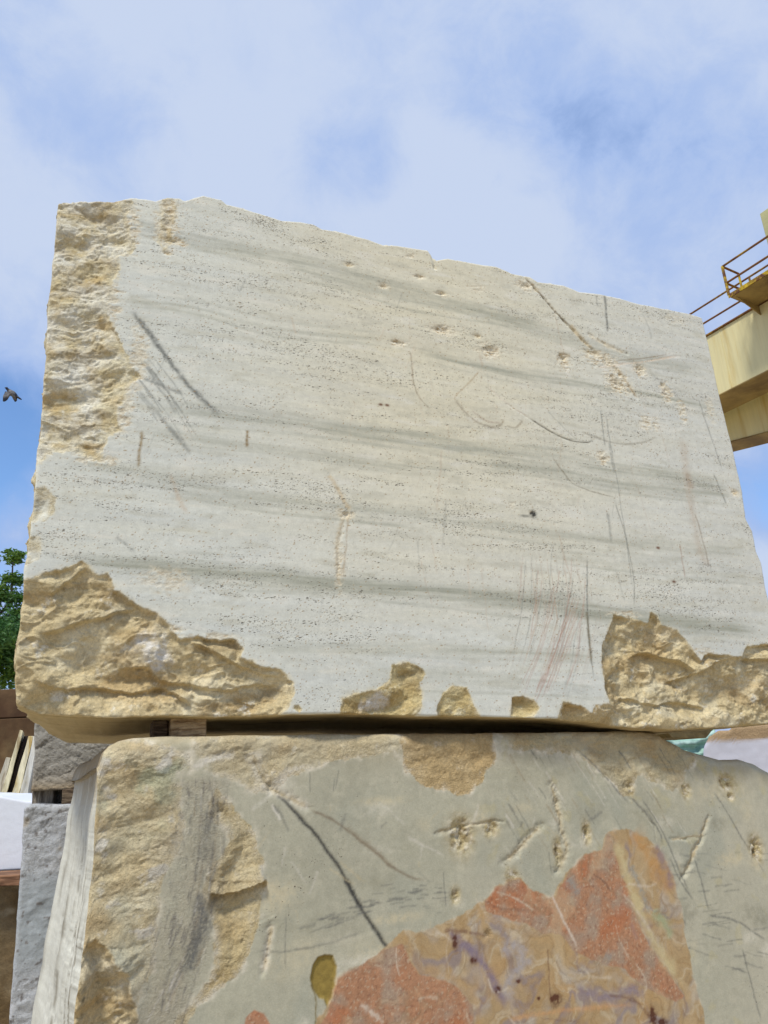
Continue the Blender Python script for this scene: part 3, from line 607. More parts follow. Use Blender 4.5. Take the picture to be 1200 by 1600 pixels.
A_ = np.linspace(0, 1, 830); B_ = np.linspace(0, 1, 580)
Yd = np.concatenate([np.arange(1, 13) * .006, .075 + np.geomspace(.01, 1.82, 44)]); DU = Yd[-1] + .02
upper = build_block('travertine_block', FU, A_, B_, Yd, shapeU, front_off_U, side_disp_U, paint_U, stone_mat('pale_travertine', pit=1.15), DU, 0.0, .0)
tag(upper, 'huge pale travertine block with grey bands and broken tan corners, stacked on top', 'stone block')

# ================================================================== LOWER BLOCK
FL = Face(OU + hframe(67)[1] * .04, 67.0)
topL_px = [(155, 1200), (163, 1176), (172, 1165), (186, 1158), (210, 1153), (250, 1150), (330, 1149), (450, 1147), (640, 1146), (800, 1144), (900, 1143), (1000, 1142), (1028, 1144), (1050, 1156), (1085, 1172), (1108, 1178), (1140, 1187), (1170, 1186), (1192, 1192), (1212, 1204), (1224, 1222), (1236, 1262)]
leftL_px = [(152, 1200), (150, 1260), (147, 1320), (143, 1380), (136, 1430), (130, 1480), (122, 1540), (115, 1600)]
tls, tlz = table(FL.pts(topL_px), 0); llz, llx = table(FL.pts(leftL_px), 1)
llz = np.concatenate([[0], llz]); llx = np.concatenate([[llx[0] - .02], llx])
xrL = tls[-1]
def shapeL(a, b):
    x0 = tls[0]; xm = x0 + (xrL - x0) * a; zt = np.interp(xm, tls, tlz); zz = zt * b
    xl = np.interp(zz, llz, llx); xx = xl + (xrL + .02 - xl) * a
    zz = np.interp(xx, tls, tlz) * b + fbm(xx * 6, xx * 0, 4, 15) * .006 * np.exp(-(1 - b) * 40)
    xx = xx + fbm(zz * 7, zz * 0, 4, 18) * .006 * np.exp(-a * 50)
    return xx, zz
L1 = [(100, 1130), (240, 1160), (300, 1180), (300, 1200), (277, 1210), (282, 1240), (292, 1290), (280, 1330), (258, 1370), (250, 1410), (246, 1460), (238, 1520), (215, 1560), (205, 1600), (200, 1700), (60, 1700)]
L2 = [(340, 1233), (352, 1245), (370, 1267), (385, 1285), (400, 1300), (402, 1325), (413, 1347), (408, 1362), (416, 1380), (407, 1423), (393, 1487), (380, 1510), (367, 1527), (340, 1548), (313, 1570), (287, 1605), (270, 1600), (300, 1565), (325, 1535), (337, 1507), (333, 1440), (313, 1390), (330, 1357), (360, 1313), (345, 1290), (327, 1283), (325, 1255)]
L3 = [(290, 1130), (305, 1178), (330, 1208), (370, 1222), (395, 1238), (418, 1240), (430, 1228), (470, 1206), (520, 1192), (570, 1182), (625, 1175), (640, 1130)]
L4 = [(625, 1130), (628, 1180), (634, 1205), (655, 1222), (672, 1232), (700, 1236), (715, 1243), (735, 1243), (752, 1222), (760, 1205), (775, 1188), (772, 1130)]
L5 = [(775, 1130), (800, 1172), (850, 1175), (895, 1178), (925, 1196), (955, 1222), (975, 1246), (986, 1243), (990, 1220), (1003, 1210), (1015, 1222), (1028, 1222), (1050, 1238), (1065, 1228), (1072, 1205), (1092, 1190), (1090, 1130)]
L6 = [(127, 1470), (150, 1462), (175, 1490), (200, 1520), (216, 1600), (230, 1700), (60, 1700), (110, 1560)]
olive = [(497, 1495), (508, 1491), (520, 1493), (526, 1510), (525, 1535), (520, 1558), (511, 1574), (505, 1562), (498, 1560), (488, 1545), (484, 1528), (489, 1508)]
redall = [(482, 1620), (500, 1585), (518, 1560), (525, 1527), (552, 1508), (578, 1500), (600, 1481), (630, 1455), (660, 1452), (700, 1440), (735, 1422), (757, 1405), (772, 1388), (795, 1375), (812, 1372), (832, 1392), (862, 1398), (880, 1372), (900, 1345), (916, 1331), (938, 1325), (946, 1304), (960, 1294), (985, 1295), (1010, 1308), (1035, 1335), (1052, 1370), (1063, 1410), (1070, 1450), (1076, 1490), (1088, 1540), (1100, 1580), (1106, 1640), (480, 1660)]
red1 = [(757, 1408), (775, 1386), (812, 1374), (835, 1393), (866, 1400), (900, 1345), (918, 1332), (940, 1326), (950, 1304), (960, 1325), (968, 1360), (985, 1400), (996, 1440), (1015, 1480), (1040, 1512), (1068, 1556), (1055, 1566), (1010, 1545), (975, 1515), (935, 1505), (900, 1488), (875, 1460), (845, 1458), (815, 1440), (780, 1432), (760, 1425)]
red2 = [(500, 1600), (520, 1560), (527, 1528), (560, 1506), (600, 1484), (628, 1474), (640, 1500), (655, 1522), (690, 1530), (720, 1545), (738, 1570), (742, 1640), (480, 1660)]
red3 = [(380, 1610), (384, 1590), (397, 1578), (412, 1584), (422, 1600), (424, 1620)]
GOU_L = [(720, 1305, .055, .07, .014), (767, 1295, .035, .03, .010), (917, 1302, .022, .045, .014), (872, 1330, .022, .05, .012), (1182, 1325, .04, .055, .018), (1137, 1222, .05, .04, .014), (1072, 1236, .03, .03, .010), (985, 1232, .02, .03, .010), (762, 1460, .02, .02, .006), (800, 1370, .03, .03, .003), (712, 1400, .02, .03, .008), (1143, 1245, .02, .02, .012)]
GRO_L = [([(862, 1225), (872, 1262), (880, 1300), (886, 1330), (872, 1365)], .016, .010), ([(845, 1290), (815, 1322), (790, 1350)], .014, .010), ([(1108, 1275), (1095, 1310), (1080, 1345), (1066, 1372)], .012, .010),
         ([(424, 1444), (420, 1480), (412, 1520)], .014, .008), ([(420, 1232), (450, 1245), (482, 1262)], .012, .007), ([(395, 1175), (405, 1205), (425, 1235)], .016, .008), ([(680, 1300), (720, 1292), (760, 1285), (785, 1283)], .006, .006),
         ([(905, 1170), (945, 1212), (985, 1250)], .005, .004), ([(985, 1245), (1020, 1290), (1032, 1330)], .005, .003), ([(432, 1238), (470, 1278), (510, 1330), (540, 1375), (565, 1425), (603, 1478)], .007, .0025), ([(1048, 1312), (1075, 1308), (1100, 1306)], .007, .004)]
def rough_L(X, Z):
    j = fbm(X * 16, Z * 16, 4, 121) * .014 + fbm(X * 50, Z * 50, 2, 127) * .005; r = {}
    for k, P, jit in (('1', L1, 1.3), ('2', L2, 1.0), ('3', L3, 1.4), ('4', L4, 1.2), ('5', L5, 1.4), ('6', L6, .8), ('o', olive, .25)): r[k] = poly_sd(X, Z, FL.pts(P), .15) + j * jit
    return r
def front_off_L(x, z):
    X, Z = x.ravel(), z.ravel(); c = rough_L(X, Z); off = np.zeros(X.shape)
    def dig(k, scarp, w, deep, reach, rough, seed, sc):
        e = c[k]; m = e > -.002; em = e[m]; f = frac_relief(X[m], Z[m], seed, sc)
        off[m] += scarp * sstep(0, w, em) + deep * sstep(0, reach, em) + f * rough * sstep(0, .05, em)
    dig('1', .0, .02, .016, .18, .011, 50, 2.0); dig('2', .0, .02, .018, .08, .012, 51, 2.0); dig('3', .0, .02, .008, .08, .009, 52, 2.2)
    dig('4', .001, .01, .008, .07, .008, 53, 2.2); dig('5', .0, .02, .010, .08, .011, 54, 2.2); dig('6', .03, .02, .09, .10, .02, 55, 1.2); dig('o', .004, .004, .004, .01, .001, 56, 2)
    # overhanging lip on the second rough patch
    P = smooth_poly(FL.pts([(328, 1396), (350, 1398), (375, 1393), (400, 1382), (417, 1374)]), 4); zi = np.interp(X, *(P[np.argsort(P[:, 0])].T)); D_, T_ = line_d(X, Z, P, .12)
    b = zi - Z + fbm(X * 25, Z * 25, 2, 3) * .004; m = D_ < .12; pr = np.where(b > 0, sstep(0, .008, b) * np.exp(-np.maximum(b, 0) / .045), -.9 * np.exp(-np.maximum(-b, 0) / .04))
    off[m] += (.024 * pr * sstep(0, .1, T_) * sstep(1, .9, T_))[m]
    # boulder-like bulge in the bottom-left corner
    q = FL.c(140, 1590); g = np.exp(-((X - q[0]) / .10) ** 2 - ((Z - q[1]) / .22) ** 2); off -= g * .10
    zt = np.interp(X, tls, tlz); xl = np.interp(Z, llz, llx)
    zt2 = np.interp(X, tls, np.maximum(tlz, 1.69)) if False else zt
    for e, r in ((zt - Z, .045), (X - xl, .012)):
        r = r * (1 + .5 * fbm(X * 5, Z * 5, 3, 166)); t = np.clip(e, 0, r); off += (r - np.sqrt(np.maximum(r * r - (r - t) ** 2, 0)))
    # top-right corner slopes back
    off += .03 * sstep(1.25, 2.0, X) * np.exp(-(zt - Z) / .09)
    off += fbm(X * 1.5, Z * 1.5, 3, 160) * .004 + fbm(X * 7, Z * 7, 3, 161) * .001
    for (px, py, rw, rh, dp) in GOU_L:
        q = FL.c(px, py); g = np.exp(-(((X - q[0]) / rw) ** 2 + ((Z - q[1]) / rh) ** 2) ** 1.3 * 2); off += g * dp * (1 + 1.2 * fbm(X * 40, Z * 40, 4, 5))
    XW = X + fbm(X * 12, Z * 12, 3, 290) * .016; ZW_ = Z + fbm(X * 12, Z * 12, 3, 291) * .016
    for pts, w, dp in GRO_L:
        if len(pts) == 6: D_, T_ = line_d(X, Z, FL.pts(pts), .06)
        else: D_, T_ = line_d(XW, ZW_, FL.pts(pts), .06)
        dp = dp * (1 + .8 * fbm(X * 10, Z * 10, 3, 292)); D_ = D_ * (1 + .5 * fbm(X * 18, Z * 18, 3, 293)); m = D_ < .06; off[m] += (np.exp(-(D_ / w) ** 2) * dp * (.7 + .9 * fbm(X * 40, Z * 40, 4, 9, .7)))[m]
    return off.reshape(x.shape)
def side_disp_L(rx, rz, d, side):
    dx = np.zeros_like(rx); dz = np.zeros_like(rz); w = sstep(0, .03, d); l = side == 3; t = side == 2; r = side == 1
    vz = rz[l] * .25
    dx[l] = (fbm(d[l] * 9, vz, 4, 130) * .018 + ridged(d[l] * 30, vz * 1.5, 3, 131) * .006 + .02 * sstep(1.45, 1.72, rz[l])) * w[l]
    dx[l] -= d[l] * .045 * np.clip(1.62 - rz[l], 0, 1.3)
    dz[l] = -.035 * sstep(0, .9, d[l]) * sstep(1.3, 1.70, rz[l])
    dx[r] = fbm(d[r] * 5, rz[r] * 5, 3, 133) * .02 * w[r]
    dz[t] = -(np.abs(fbm(rx[t] * 3, d[t] * 3, 4, 135)) * .02 + .012) * sstep(.0, .15, d[t])
    e_ = sstep(-.75, -.98, rx[t]); dz[t] = dz[t] * (1 - e_) - .035 * sstep(0, .9, d[t]) * e_
    return dx, dz
def paint_L(X, Y, Z, Wt):
    n = len(X); Fm = Wt == -1; x, z = X[Fm], Z[Fm]
    c = np.tile(srgb(172, 169, 147), (len(x), 1)).astype(float)
    c *= (1 + .12 * fbm(x * 2, z * 2, 4, 171) + .12 * fbm(x * 8, z * 8, 6, 172, .7) + .06 * fbm(x * 60, z * 60, 3, 173))[:, None]
    c = lerp(c, srgb(196, 190, 166), .3 * sstep(.1, .4, fbm(x * 14, z * 14, 5, 1740, .7))); c = lerp(c, srgb(150, 146, 122), .35 * sstep(.15, .5, fbm(x * 4, z * 9, 5, 1741, .65))); c = lerp(c, srgb(185, 180, 158), .55 * sstep(.0, .5, fbm(x * 2.6, z * 2.6, 4, 174)))
    c = lerp(c, srgb(186, 180, 158), .5 * sstep(1.25, 1.8, x)); c = lerp(c, srgb(156, 158, 142), .5 * sstep(.1, .5, fbm(x * 3, z * 2, 4, 176)))
    zt = np.interp(x, tls, tlz)
    c = lerp(c, srgb(165, 148, 112), .55 * np.exp(-((zt - z) / .10) ** 2) * np.clip(.8 + 1.2 * fbm(x * 5, z * 8, 4, 177), 0, 1))
    c = lerp(c, srgb(184, 170, 112), .6 * sstep(.1, .45, fbm(x * 7, z * 7, 4, 178)) * np.exp(-((x - 1.55) / .35) ** 2) * sstep(1.3, 1.55, z))
    c = lerp(c, srgb(180, 170, 126), .35 * sstep(.25, .5, fbm(x * 11, z * 11, 4, 179)) * sstep(.3, .5, x))
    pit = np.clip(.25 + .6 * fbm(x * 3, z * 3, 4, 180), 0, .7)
    ch = rough_L(x, z); tp = tan_paint(x, z, 500) * np.array([.95, .94, .95]); broken = np.zeros(len(x))
    t1 = lerp(tp, srgb(186, 178, 148), np.clip(.35 + .9 * fbm(x * 5, z * 6, 4, 181), 0, .8)); t1 = lerp(t1, srgb(186, 186, 164), .65 * sstep(.1, .5, fbm(x * 4, z * 3, 4, 182)))
    t1 = lerp(t1, srgb(205, 200, 186), .8 * sstep(.25, .45, fbm(x * 10, z * 12, 4, 183))); t1 = lerp(t1, srgb(150, 165, 140), .5 * sstep(1.35, 1.6, z) * sstep(0, .4, fbm(x * 8, z * 8, 3, 184)))
    for i in range(70):
        qx, qz = random.uniform(-.7, 1.95), random.uniform(.75, 1.7); rw, rh = random.uniform(.015, .09), random.uniform(.01, .05); g = np.exp(-((x - qx) / rw) ** 2 - ((z - qz) / rh) ** 2); m_ = g > .05; v_ = np.zeros(len(x)); v_[m_] = np.clip(g[m_] * (1.0 + 2.2 * fbm(x[m_] * 30, z[m_] * 30, 4, 1950 + i, .7)), 0, 1) * (.25 + .4 * random.random()); c = lerp(c, (srgb(214, 208, 188), srgb(202, 190, 156), srgb(146, 142, 122))[i % 3], v_)
    t4 = lerp(tp * np.array([.86, .80, .70]), srgb(178, 154, 112), .5 + 0 * x)
    for k in ch:
        m = sstep(-.004, .004, ch[k]); t2 = {'1': t1, '2': lerp(tp, srgb(176, 160, 115), .4 + 0 * x), '3': lerp(tp * .92, srgb(182, 172, 142), .4 + 0 * x), '4': t4, '5': lerp(t4, srgb(186, 174, 138), np.clip(.5 + fbm(x * 6, z * 6, 3, 186), 0, 1)), '6': tp, 'o': np.tile(srgb(142, 122, 62), (len(x), 1)) * (1 + .3 * fbm(x * 50, z * 50, 3, 7))[:, None]}[k]
        if k in '35': m = m * np.clip(.75 + .9 * fbm(x * 8, z * 8, 4, 187), 0, 1)
        c = c * (1 - m[:, None]) + t2 * m[:, None]
        if k != 'o': broken = np.maximum(broken, m)
        if k in '12345':
            e = np.exp(-((ch[k] - .002) / .014) ** 2) * .9 * np.clip(.3 + 1.9 * fbm(x * 16, z * 16, 4, 188, .7), 0, 1); c = lerp(c, srgb(218, 210, 188), e)
    xw = x + fbm(x * 6, z * 6, 3, 277) * .007 + fbm(x * 28, z * 28, 3, 278) * .004; zw = z + fbm(x * 7, z * 7, 3, 279) * .006 + fbm(x * 26, z * 26, 3, 281) * .003
    st = lambda pts, w, col, amt, **k: streak(c, xw, zw, FL, pts, w, col, amt * .85, **k)
    DK = srgb(58, 58, 56); DG = srgb(98, 98, 94); WH = srgb(212, 206, 190); BR = srgb(140, 120, 92)
    # dragged grey strip between the rough patches
    SP = smooth_poly(FL.pts([(312, 1205), (314, 1270), (314, 1330), (302, 1400), (286, 1470), (262, 1540), (232, 1640)]), 5); SD, ST_ = line_d(x, z, SP, .25); sgn_ = np.sign(x - np.interp(z, SP[::-1, 1], SP[::-1, 0])); ac = SD * sgn_
    sm = np.exp(-(ac / .105) ** 4) * (SD < .24) * sstep(0, .06, ST_); al = ST_ * 1.3
    c = lerp(c, srgb(168, 160, 138), .8 * sm * np.clip(.7 + fbm(x * 6, z * 6, 3, 801), 0, 1)); b1 = fbm(ac * 55, al * 7, 5, 802, .7); c = lerp(c, srgb(112, 108, 102), sm * .75 * sstep(.05, .5, b1 + .25 * fbm(x * 5, z * 5, 3, 803))); b2 = fbm(ac * 65 + 9, al * 9, 4, 806, .7); c = lerp(c, srgb(200, 194, 174), sm * .6 * sstep(.2, .55, b2)); broken = np.maximum(broken, sm * .55)
    for k in range(50):
        t = random.random(); y0 = 1235 + t * 330; xc = np.interp(y0, [1210, 1330, 1400, 1470, 1540, 1620], [318, 322, 312, 295, 272, 240]); x0 = xc + random.gauss(0, 15); L = 18 + random.random() * 50
        dxx = np.interp(y0, [1210, 1330, 1450, 1620], [.02, -.15, -.35, -.6])
        st([(x0, y0), (x0 + dxx * L, y0 + L)], .9 + 1.0 * random.random(), (DG, DG, srgb(90, 90, 90), srgb(195, 190, 178), BR)[k % 5], .2 + .3 * random.random(), fray=.8, seed=10 + k)
    st([(330, 1262), (322, 1320), (318, 1350)], 9, DG, .5, fray=.9, freq=80, seed=130); st([(312, 1392), (314, 1440), (300, 1490), (285, 1530)], 9, DG, .75, fray=.85, freq=80, seed=131)
    # black stroke and its fainter neighbours
    st([(432, 1238), (450, 1256), (470, 1278), (492, 1303), (510, 1328), (527, 1352), (540, 1375), (552, 1400), (565, 1422), (585, 1452), (603, 1478)], 2.9, DK, 1.0, fray=.18, freq=120, seed=132, taper=False)
    st([(538, 1372), (552, 1398), (566, 1424)], 3.8, DK, .8, fray=.5, freq=120, seed=133)
    st([(480, 1262), (520, 1282), (560, 1310), (600, 1343), (625, 1362), (650, 1375), (672, 1376)], 2.0, srgb(125, 112, 92), .8, fray=.4, seed=134); st([(540, 1290), (585, 1328), (620, 1358)], 3, srgb(140, 128, 105), .5, fray=.6, seed=135)
    st([(418, 1232), (450, 1244), (486, 1264)], 5, WH, .9, fray=.6, seed=136); st([(395, 1172), (402, 1200), (420, 1235)], 8, WH, .7, fray=.9, freq=40, seed=137); st([(300, 1200), (330, 1186), (370, 1175)], 5, WH, .8, fray=.7, seed=138); st([(425, 1228), (450, 1208), (480, 1195)], 5, WH, .6, fray=.8, seed=139)
    st([(424, 1444), (420, 1480), (412, 1522)], 4, WH, .9, fray=.7, freq=70, seed=140); st([(424, 1257), (432, 1270), (438, 1284)], 2, WH, .8, seed=141); st([(428, 1258), (436, 1272)], 1.5, DG, .6, seed=142)
    for k in range(60):                                         # short drag marks in an arc
        t = random.random(); x0 = 465 + t * 225; y0 = 1462 - 62 * math.sin(t * 1.9) + random.gauss(0, 10); L = 8 + random.random() * 26
        st([(x0, y0), (x0 + L, y0 - L * (.35 - .35 * t))], 1.1, DG, .25 + .3 * random.random(), fray=.7, seed=150 + k)
    st([(400, 1487), (460, 1484), (520, 1470), (570, 1455)], 1.6, DG, .5, fray=.6, seed=220); st([(500, 1470), (560, 1465), (590, 1450)], 3, srgb(190, 184, 160), .5, fray=.8, seed=221)
    for q in ([(484, 1205), (484, 1240)], [(523, 1215), (520, 1240)], [(446, 1420), (446, 1520)], [(693, 1360), (697, 1420)], [(530, 1200), (524, 1235)], [(858, 1330), (862, 1370)]): st(q, 1.0, DG, .5, fray=.5, seed=222)
    st([(486, 1540), (494, 1562), (493, 1620)], 1.3, srgb(120, 105, 62), .9, fray=.2, seed=223, taper=False); st([(520, 1545), (512, 1575), (505, 1580)], 1.6, srgb(110, 90, 50), .8, fray=.3, seed=224)
    for i, q in enumerate(([(905, 1172), (930, 1196), (958, 1228), (985, 1256)], [(985, 1245), (1010, 1272), (1030, 1300), (1034, 1322)], [(968, 1172), (978, 1188), (988, 1205)], [(1000, 1245), (1030, 1290), (1050, 1335), (1080, 1400)], [(1115, 1235), (1140, 1275), (1160, 1310), (1200, 1370)], [(1045, 1340), (1065, 1380), (1085, 1410)], [(1085, 1340), (1098, 1385), (1108, 1425)], [(1160, 1480), (1175, 1540), (1190, 1600)], [(1105, 1430), (1150, 1440), (1200, 1470)])): st(q, 1.8, DG, .6, fray=.5, seed=230 + i)
    for k in range(38):
        x0 = 1040 + random.random() * 150; y0 = 1330 + random.random() * 200; L = 10 + random.random() * 40; up = random.random() < .5
        st([(x0, y0), (x0 + L, y0 + (L * .3 if up else -L * .12))], .9 + random.random(), DG, .2 + .3 * random.random(), fray=.7, seed=250 + k)
    for k in range(50):
        x0 = 780 + random.random() * 280; y0 = 1160 + random.random() * 120; L = 14 + random.random() * 45
        st([(x0, y0), (x0 + L * .6, y0 + L)], .9 + random.random(), (DG, BR, WH)[k % 3], .2 + .35 * random.random(), fray=.7, seed=330 + k)
    for k in range(46):
        x0 = 420 + random.random() * 640; y0 = 1230 + random.random() * 220; L = 8 + random.random() * 34; s_ = random.gauss(.2, .7)
        st([(x0, y0), (x0 + s_ * L, y0 + L)], .9 + 1.4 * random.random(), (DG, WH, srgb(190, 176, 140))[k % 3], .2 + .3 * random.random(), fray=.8, seed=390 + k)
    for pts, w, dp in GRO_L[:7] + GRO_L[-1:]: st(pts, max(w / .0029 * .9, 2), srgb(196, 186, 158), .85, fray=1.0, freq=28, seed=440); st(pts, max(w / .0029 * .45, 1), srgb(160, 142, 104), .6, fray=1.0, freq=34, seed=441)
    for (px, py, rw, rh, dp) in GOU_L:
        qq = FL.c(px, py); g = np.exp(-(((x - qq[0]) / rw) ** 2 + ((z - qq[1]) / rh) ** 2) ** 1.2) * (1 + .8 * fbm(x * 40, z * 40, 3, 6)); c = lerp(c, srgb(188, 172, 128), np.clip(g * 1.2, 0, .9))
        c = lerp(c, srgb(222, 215, 195), np.clip((fbm(x * 35, z * 35, 3, 61) + .1) * 2 * g, 0, .9)); c = lerp(c, srgb(120, 98, 58), np.clip((fbm(x * 30 + 5, z * 30, 3, 62) + .05) * 2 * g, 0, .8)); broken = np.maximum(broken, np.clip(g, 0, 1))
    # red breccia with ochre rims and violet veins
    jj = fbm(x * 14, z * 14, 4, 190) * .012
    R = poly_sd(x, z, FL.pts(redall), .1) + jj * 1.3 + fbm(x * 50, z * 50, 3, 1900) * .004; m = sstep(-.003, .005, R); wx = x + fbm(x * 5, z * 5, 4, 191) * .10; wz = z + fbm(x * 5, z * 5, 4, 192) * .10
    rc = np.tile(srgb(176, 150, 112), (len(x), 1)).astype(float)
    rc = lerp(rc, srgb(172, 160, 146), .9 * sstep(.0, .4, fbm(wx * 6, wz * 6, 4, 193))); rc = lerp(rc, srgb(178, 146, 104), .75 * sstep(.1, .4, fbm(wx * 5 + 9, wz * 5, 4, 194)))
    v = np.abs(fbm(wx * 3.2, wz * 3.2, 4, 195)); rc = lerp(rc, srgb(140, 128, 130), .75 * np.exp(-(v / .075) ** 2) * sstep(.035, .08, R)); v2 = np.abs(fbm(wx * 6 + 4, wz * 6, 4, 196) - .1); rc = lerp(rc, srgb(200, 188, 164), .45 * np.exp(-(v2 / .05) ** 2))
    v3 = np.abs(fbm(wx * 9 + 4, wz * 9, 4, 197)); rc = lerp(rc, srgb(152, 120, 76), .4 * np.exp(-(v3 / .05) ** 2))
    rr = np.maximum(np.maximum(poly_sd(x, z, FL.pts(red1), .1), poly_sd(x, z, FL.pts(red2), .1)) + jj, -1)
    rr3 = poly_sd(x, z, FL.pts(red3), .05) + jj * .3
    redc = np.tile(srgb(172, 128, 98), (len(x), 1)) * (1 + .35 * fbm(x * 55, z * 55, 4, 198, .8))[:, None]; redc = lerp(redc, srgb(164, 146, 128), .8 * sstep(-.12, .35, fbm(x * 9, z * 9, 5, 199))); redc = lerp(redc, srgb(178, 110, 72), .6 * sstep(.1, .5, fbm(x * 6 + 2, z * 6, 3, 201)))
    redc = lerp(redc, srgb(196, 180, 156), .5 * sstep(.25, .5, fbm(x * 85, z * 85, 2, 202))); redc = lerp(redc, srgb(126, 84, 66), .45 * sstep(.28, .5, fbm(x * 75 + 9, z * 75, 2, 203)))
    rm = sstep(-.003, .004, rr); rc = rc * (1 - rm[:, None]) + redc * rm[:, None]
    rim = np.exp(-((rr + .018) / .016) ** 2) * np.clip(.7 + fbm(x * 9, z * 9, 3, 204), 0, 1); rc = lerp(rc, srgb(184, 150, 104), .6 * rim); rc *= (1 + .12 * fbm(x * 40, z * 40, 4, 205, .7))[:, None]
    pale_ = np.exp(-((R - .002) / .008) ** 2) * np.clip(fbm(x * 14, z * 14, 4, 206) * 2, 0, 1) * .6; rc *= (1 + .10 * fbm(x * 6, z * 6, 4, 207))[:, None] * np.array([.97, .97, .93])
    sc_ = scallop(wx * 9, wz * 9, 5, 1.0); rc = lerp(rc, srgb(196, 176, 140), .35 * sstep(.0, .3, sc_)); rc = lerp(rc, srgb(140, 118, 88), .4 * np.exp(-(np.abs(sc_ - .05) / .03) ** 2))
    c = c * (1 - m[:, None]) + rc * m[:, None]; c = lerp(c, srgb(214, 204, 178), pale_); m3 = sstep(-.003, .003, rr3); c = c * (1 - m3[:, None]) + redc * m3[:, None]
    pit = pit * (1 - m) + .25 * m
    st([(860, 1393), (872, 1420), (890, 1455), (905, 1485)], 2.0, srgb(205, 190, 170), .9, fray=.4, seed=500); st([(560, 1568), (580, 1580), (600, 1600)], 3, srgb(205, 190, 170), .8, fray=.8, seed=501); st([(985, 1440), (995, 1470)], 4, srgb(165, 130, 112), .8, seed=502)
    st([(960, 1310), (975, 1350), (990, 1400), (1012, 1450), (1040, 1500), (1075, 1550)], 8, srgb(198, 184, 140), .75, fray=.8, freq=20, seed=503); st([(985, 1350), (1005, 1400), (1015, 1430)], 5, srgb(150, 150, 140), .7, fray=.7, seed=504); st([(985, 1300), (1010, 1330), (1035, 1370), (1050, 1400)], 14, srgb(186, 140, 84), .7, fray=.7, freq=20, seed=505)
    st([(1020, 1320), (1040, 1355), (1052, 1395)], 8, srgb(138, 120, 122), .7, fray=.7, freq=25, seed=506); st([(1020, 1420), (1040, 1445), (1052, 1465)], 8, srgb(158, 168, 130), .7, fray=.7, freq=25, seed=507); st([(890, 1370), (905, 1400)], 9, srgb(148, 144, 134), .8, fray=.5, seed=508); st([(945, 1490), (955, 1498)], 8, srgb(150, 142, 130), .8, fray=.5, seed=509)
    st([(855, 1480), (858, 1530), (862, 1575)], 1.2, srgb(110, 80, 60), .6, fray=.4, seed=510); st([(790, 1595), (880, 1580), (1000, 1568)], 3, srgb(200, 150, 100), .5, fray=.6, seed=511)
    st([(700, 1450), (715, 1470), (740, 1492), (765, 1520), (780, 1550), (800, 1570)], 6, srgb(128, 114, 128), .8, fray=.6, freq=30, seed=512); st([(780, 1490), (800, 1480), (820, 1500), (795, 1530), (790, 1570)], 9, srgb(165, 158, 155), .8, fray=.9, freq=30, seed=513); st([(900, 1545), (950, 1560), (990, 1545), (1010, 1565)], 7, srgb(135, 122, 130), .8, fray=.7, freq=30, seed=514)
    for k in range(26):                                         # pale and dark veins wandering through the breccia
        x0, y0 = random.uniform(560, 1080), random.uniform(1340, 1600); a_ = random.gauss(.6, .7); L = random.uniform(25, 90); pts_ = [(x0, y0), (x0 + math.cos(a_) * L * .5 + random.gauss(0, 8), y0 + math.sin(a_) * L * .5 + random.gauss(0, 8)), (x0 + math.cos(a_) * L, y0 + math.sin(a_) * L)]
        if poly_sd(np.array([FL.c(*pts_[1])[0]]), np.array([FL.c(*pts_[1])[1]]), FL.pts(redall), 3)[0] > .03: st(pts_, random.uniform(.8, 2.4), (srgb(206, 192, 168), srgb(206, 192, 168), srgb(120, 92, 74))[k % 3], .35 + .4 * random.random(), fray=.8, freq=40, seed=1400 + k)
    for (px, py, r1, r2) in ((711, 1472, .010, .022), (740, 1500, .012, .009), (868, 1562, .022, .018), (1020, 1590, .018, .03), (1035, 1597, .02, .012), (842, 1560, .006, .006), (778, 1547, .012, .01), (810, 1533, .008, .006)):
        qq = FL.c(px, py); g = np.exp(-((x - qq[0]) / r1) ** 2 - ((z - qq[1]) / r2) ** 2) * (1 + 1.4 * fbm(x * 60, z * 60, 2, 6)); c = lerp(c, srgb(82, 44, 30), np.clip(g * 1.5, 0, .92))
    c_all = tan_paint(X + Y * .7, Z + Y * .3, 550); bro = np.full(n, .8); pt = np.zeros(n)
    l = (Wt == 3) | ((Wt == 2) & (X + .06 * Y < tls[0] + .16)); yy, zz = Y[l], Z[l]
    cl = np.tile(srgb(200, 200, 188), (l.sum(), 1)) * (1 + .16 * fbm(yy * 14, zz * .7, 4, 211) + .16 * fbm(yy * 45, zz * 1.2, 5, 212, .7) + .06 * fbm(yy * 30, zz * 30, 3, 215))[:, None]
    cl = lerp(cl, srgb(120, 112, 94), .75 * sstep(.15, .5, fbm(yy * 26, zz * 1.4, 4, 213))); cl = lerp(cl, srgb(140, 124, 94), .85 * sstep(1.45, 1.68, zz + .10 * fbm(yy * 20, zz * 2, 3, 214)))
    c_all[l] = cl; bro[l] = .12
    c_all[Fm] = c; bro[Fm] = broken; pt[Fm] = pit
    return c_all * KL, bro, pt
KL = np.array([1.11, 1.08, 1.04])
AL = np.linspace(0, 1, 800); BL = np.concatenate([np.linspace(0, .26, 40), np.linspace(.26, 1, 350)[1:]])
YL = np.concatenate([np.arange(1, 13) * .007, .085 + np.geomspace(.012, 1.13, 70)]); DL = YL[-1] + .02
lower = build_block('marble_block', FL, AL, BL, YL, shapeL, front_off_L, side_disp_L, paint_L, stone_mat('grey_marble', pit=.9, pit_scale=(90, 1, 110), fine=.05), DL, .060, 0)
tag(lower, 'grey-green stone block with red and ochre breccia patch, carrying the travertine block', 'stone block')

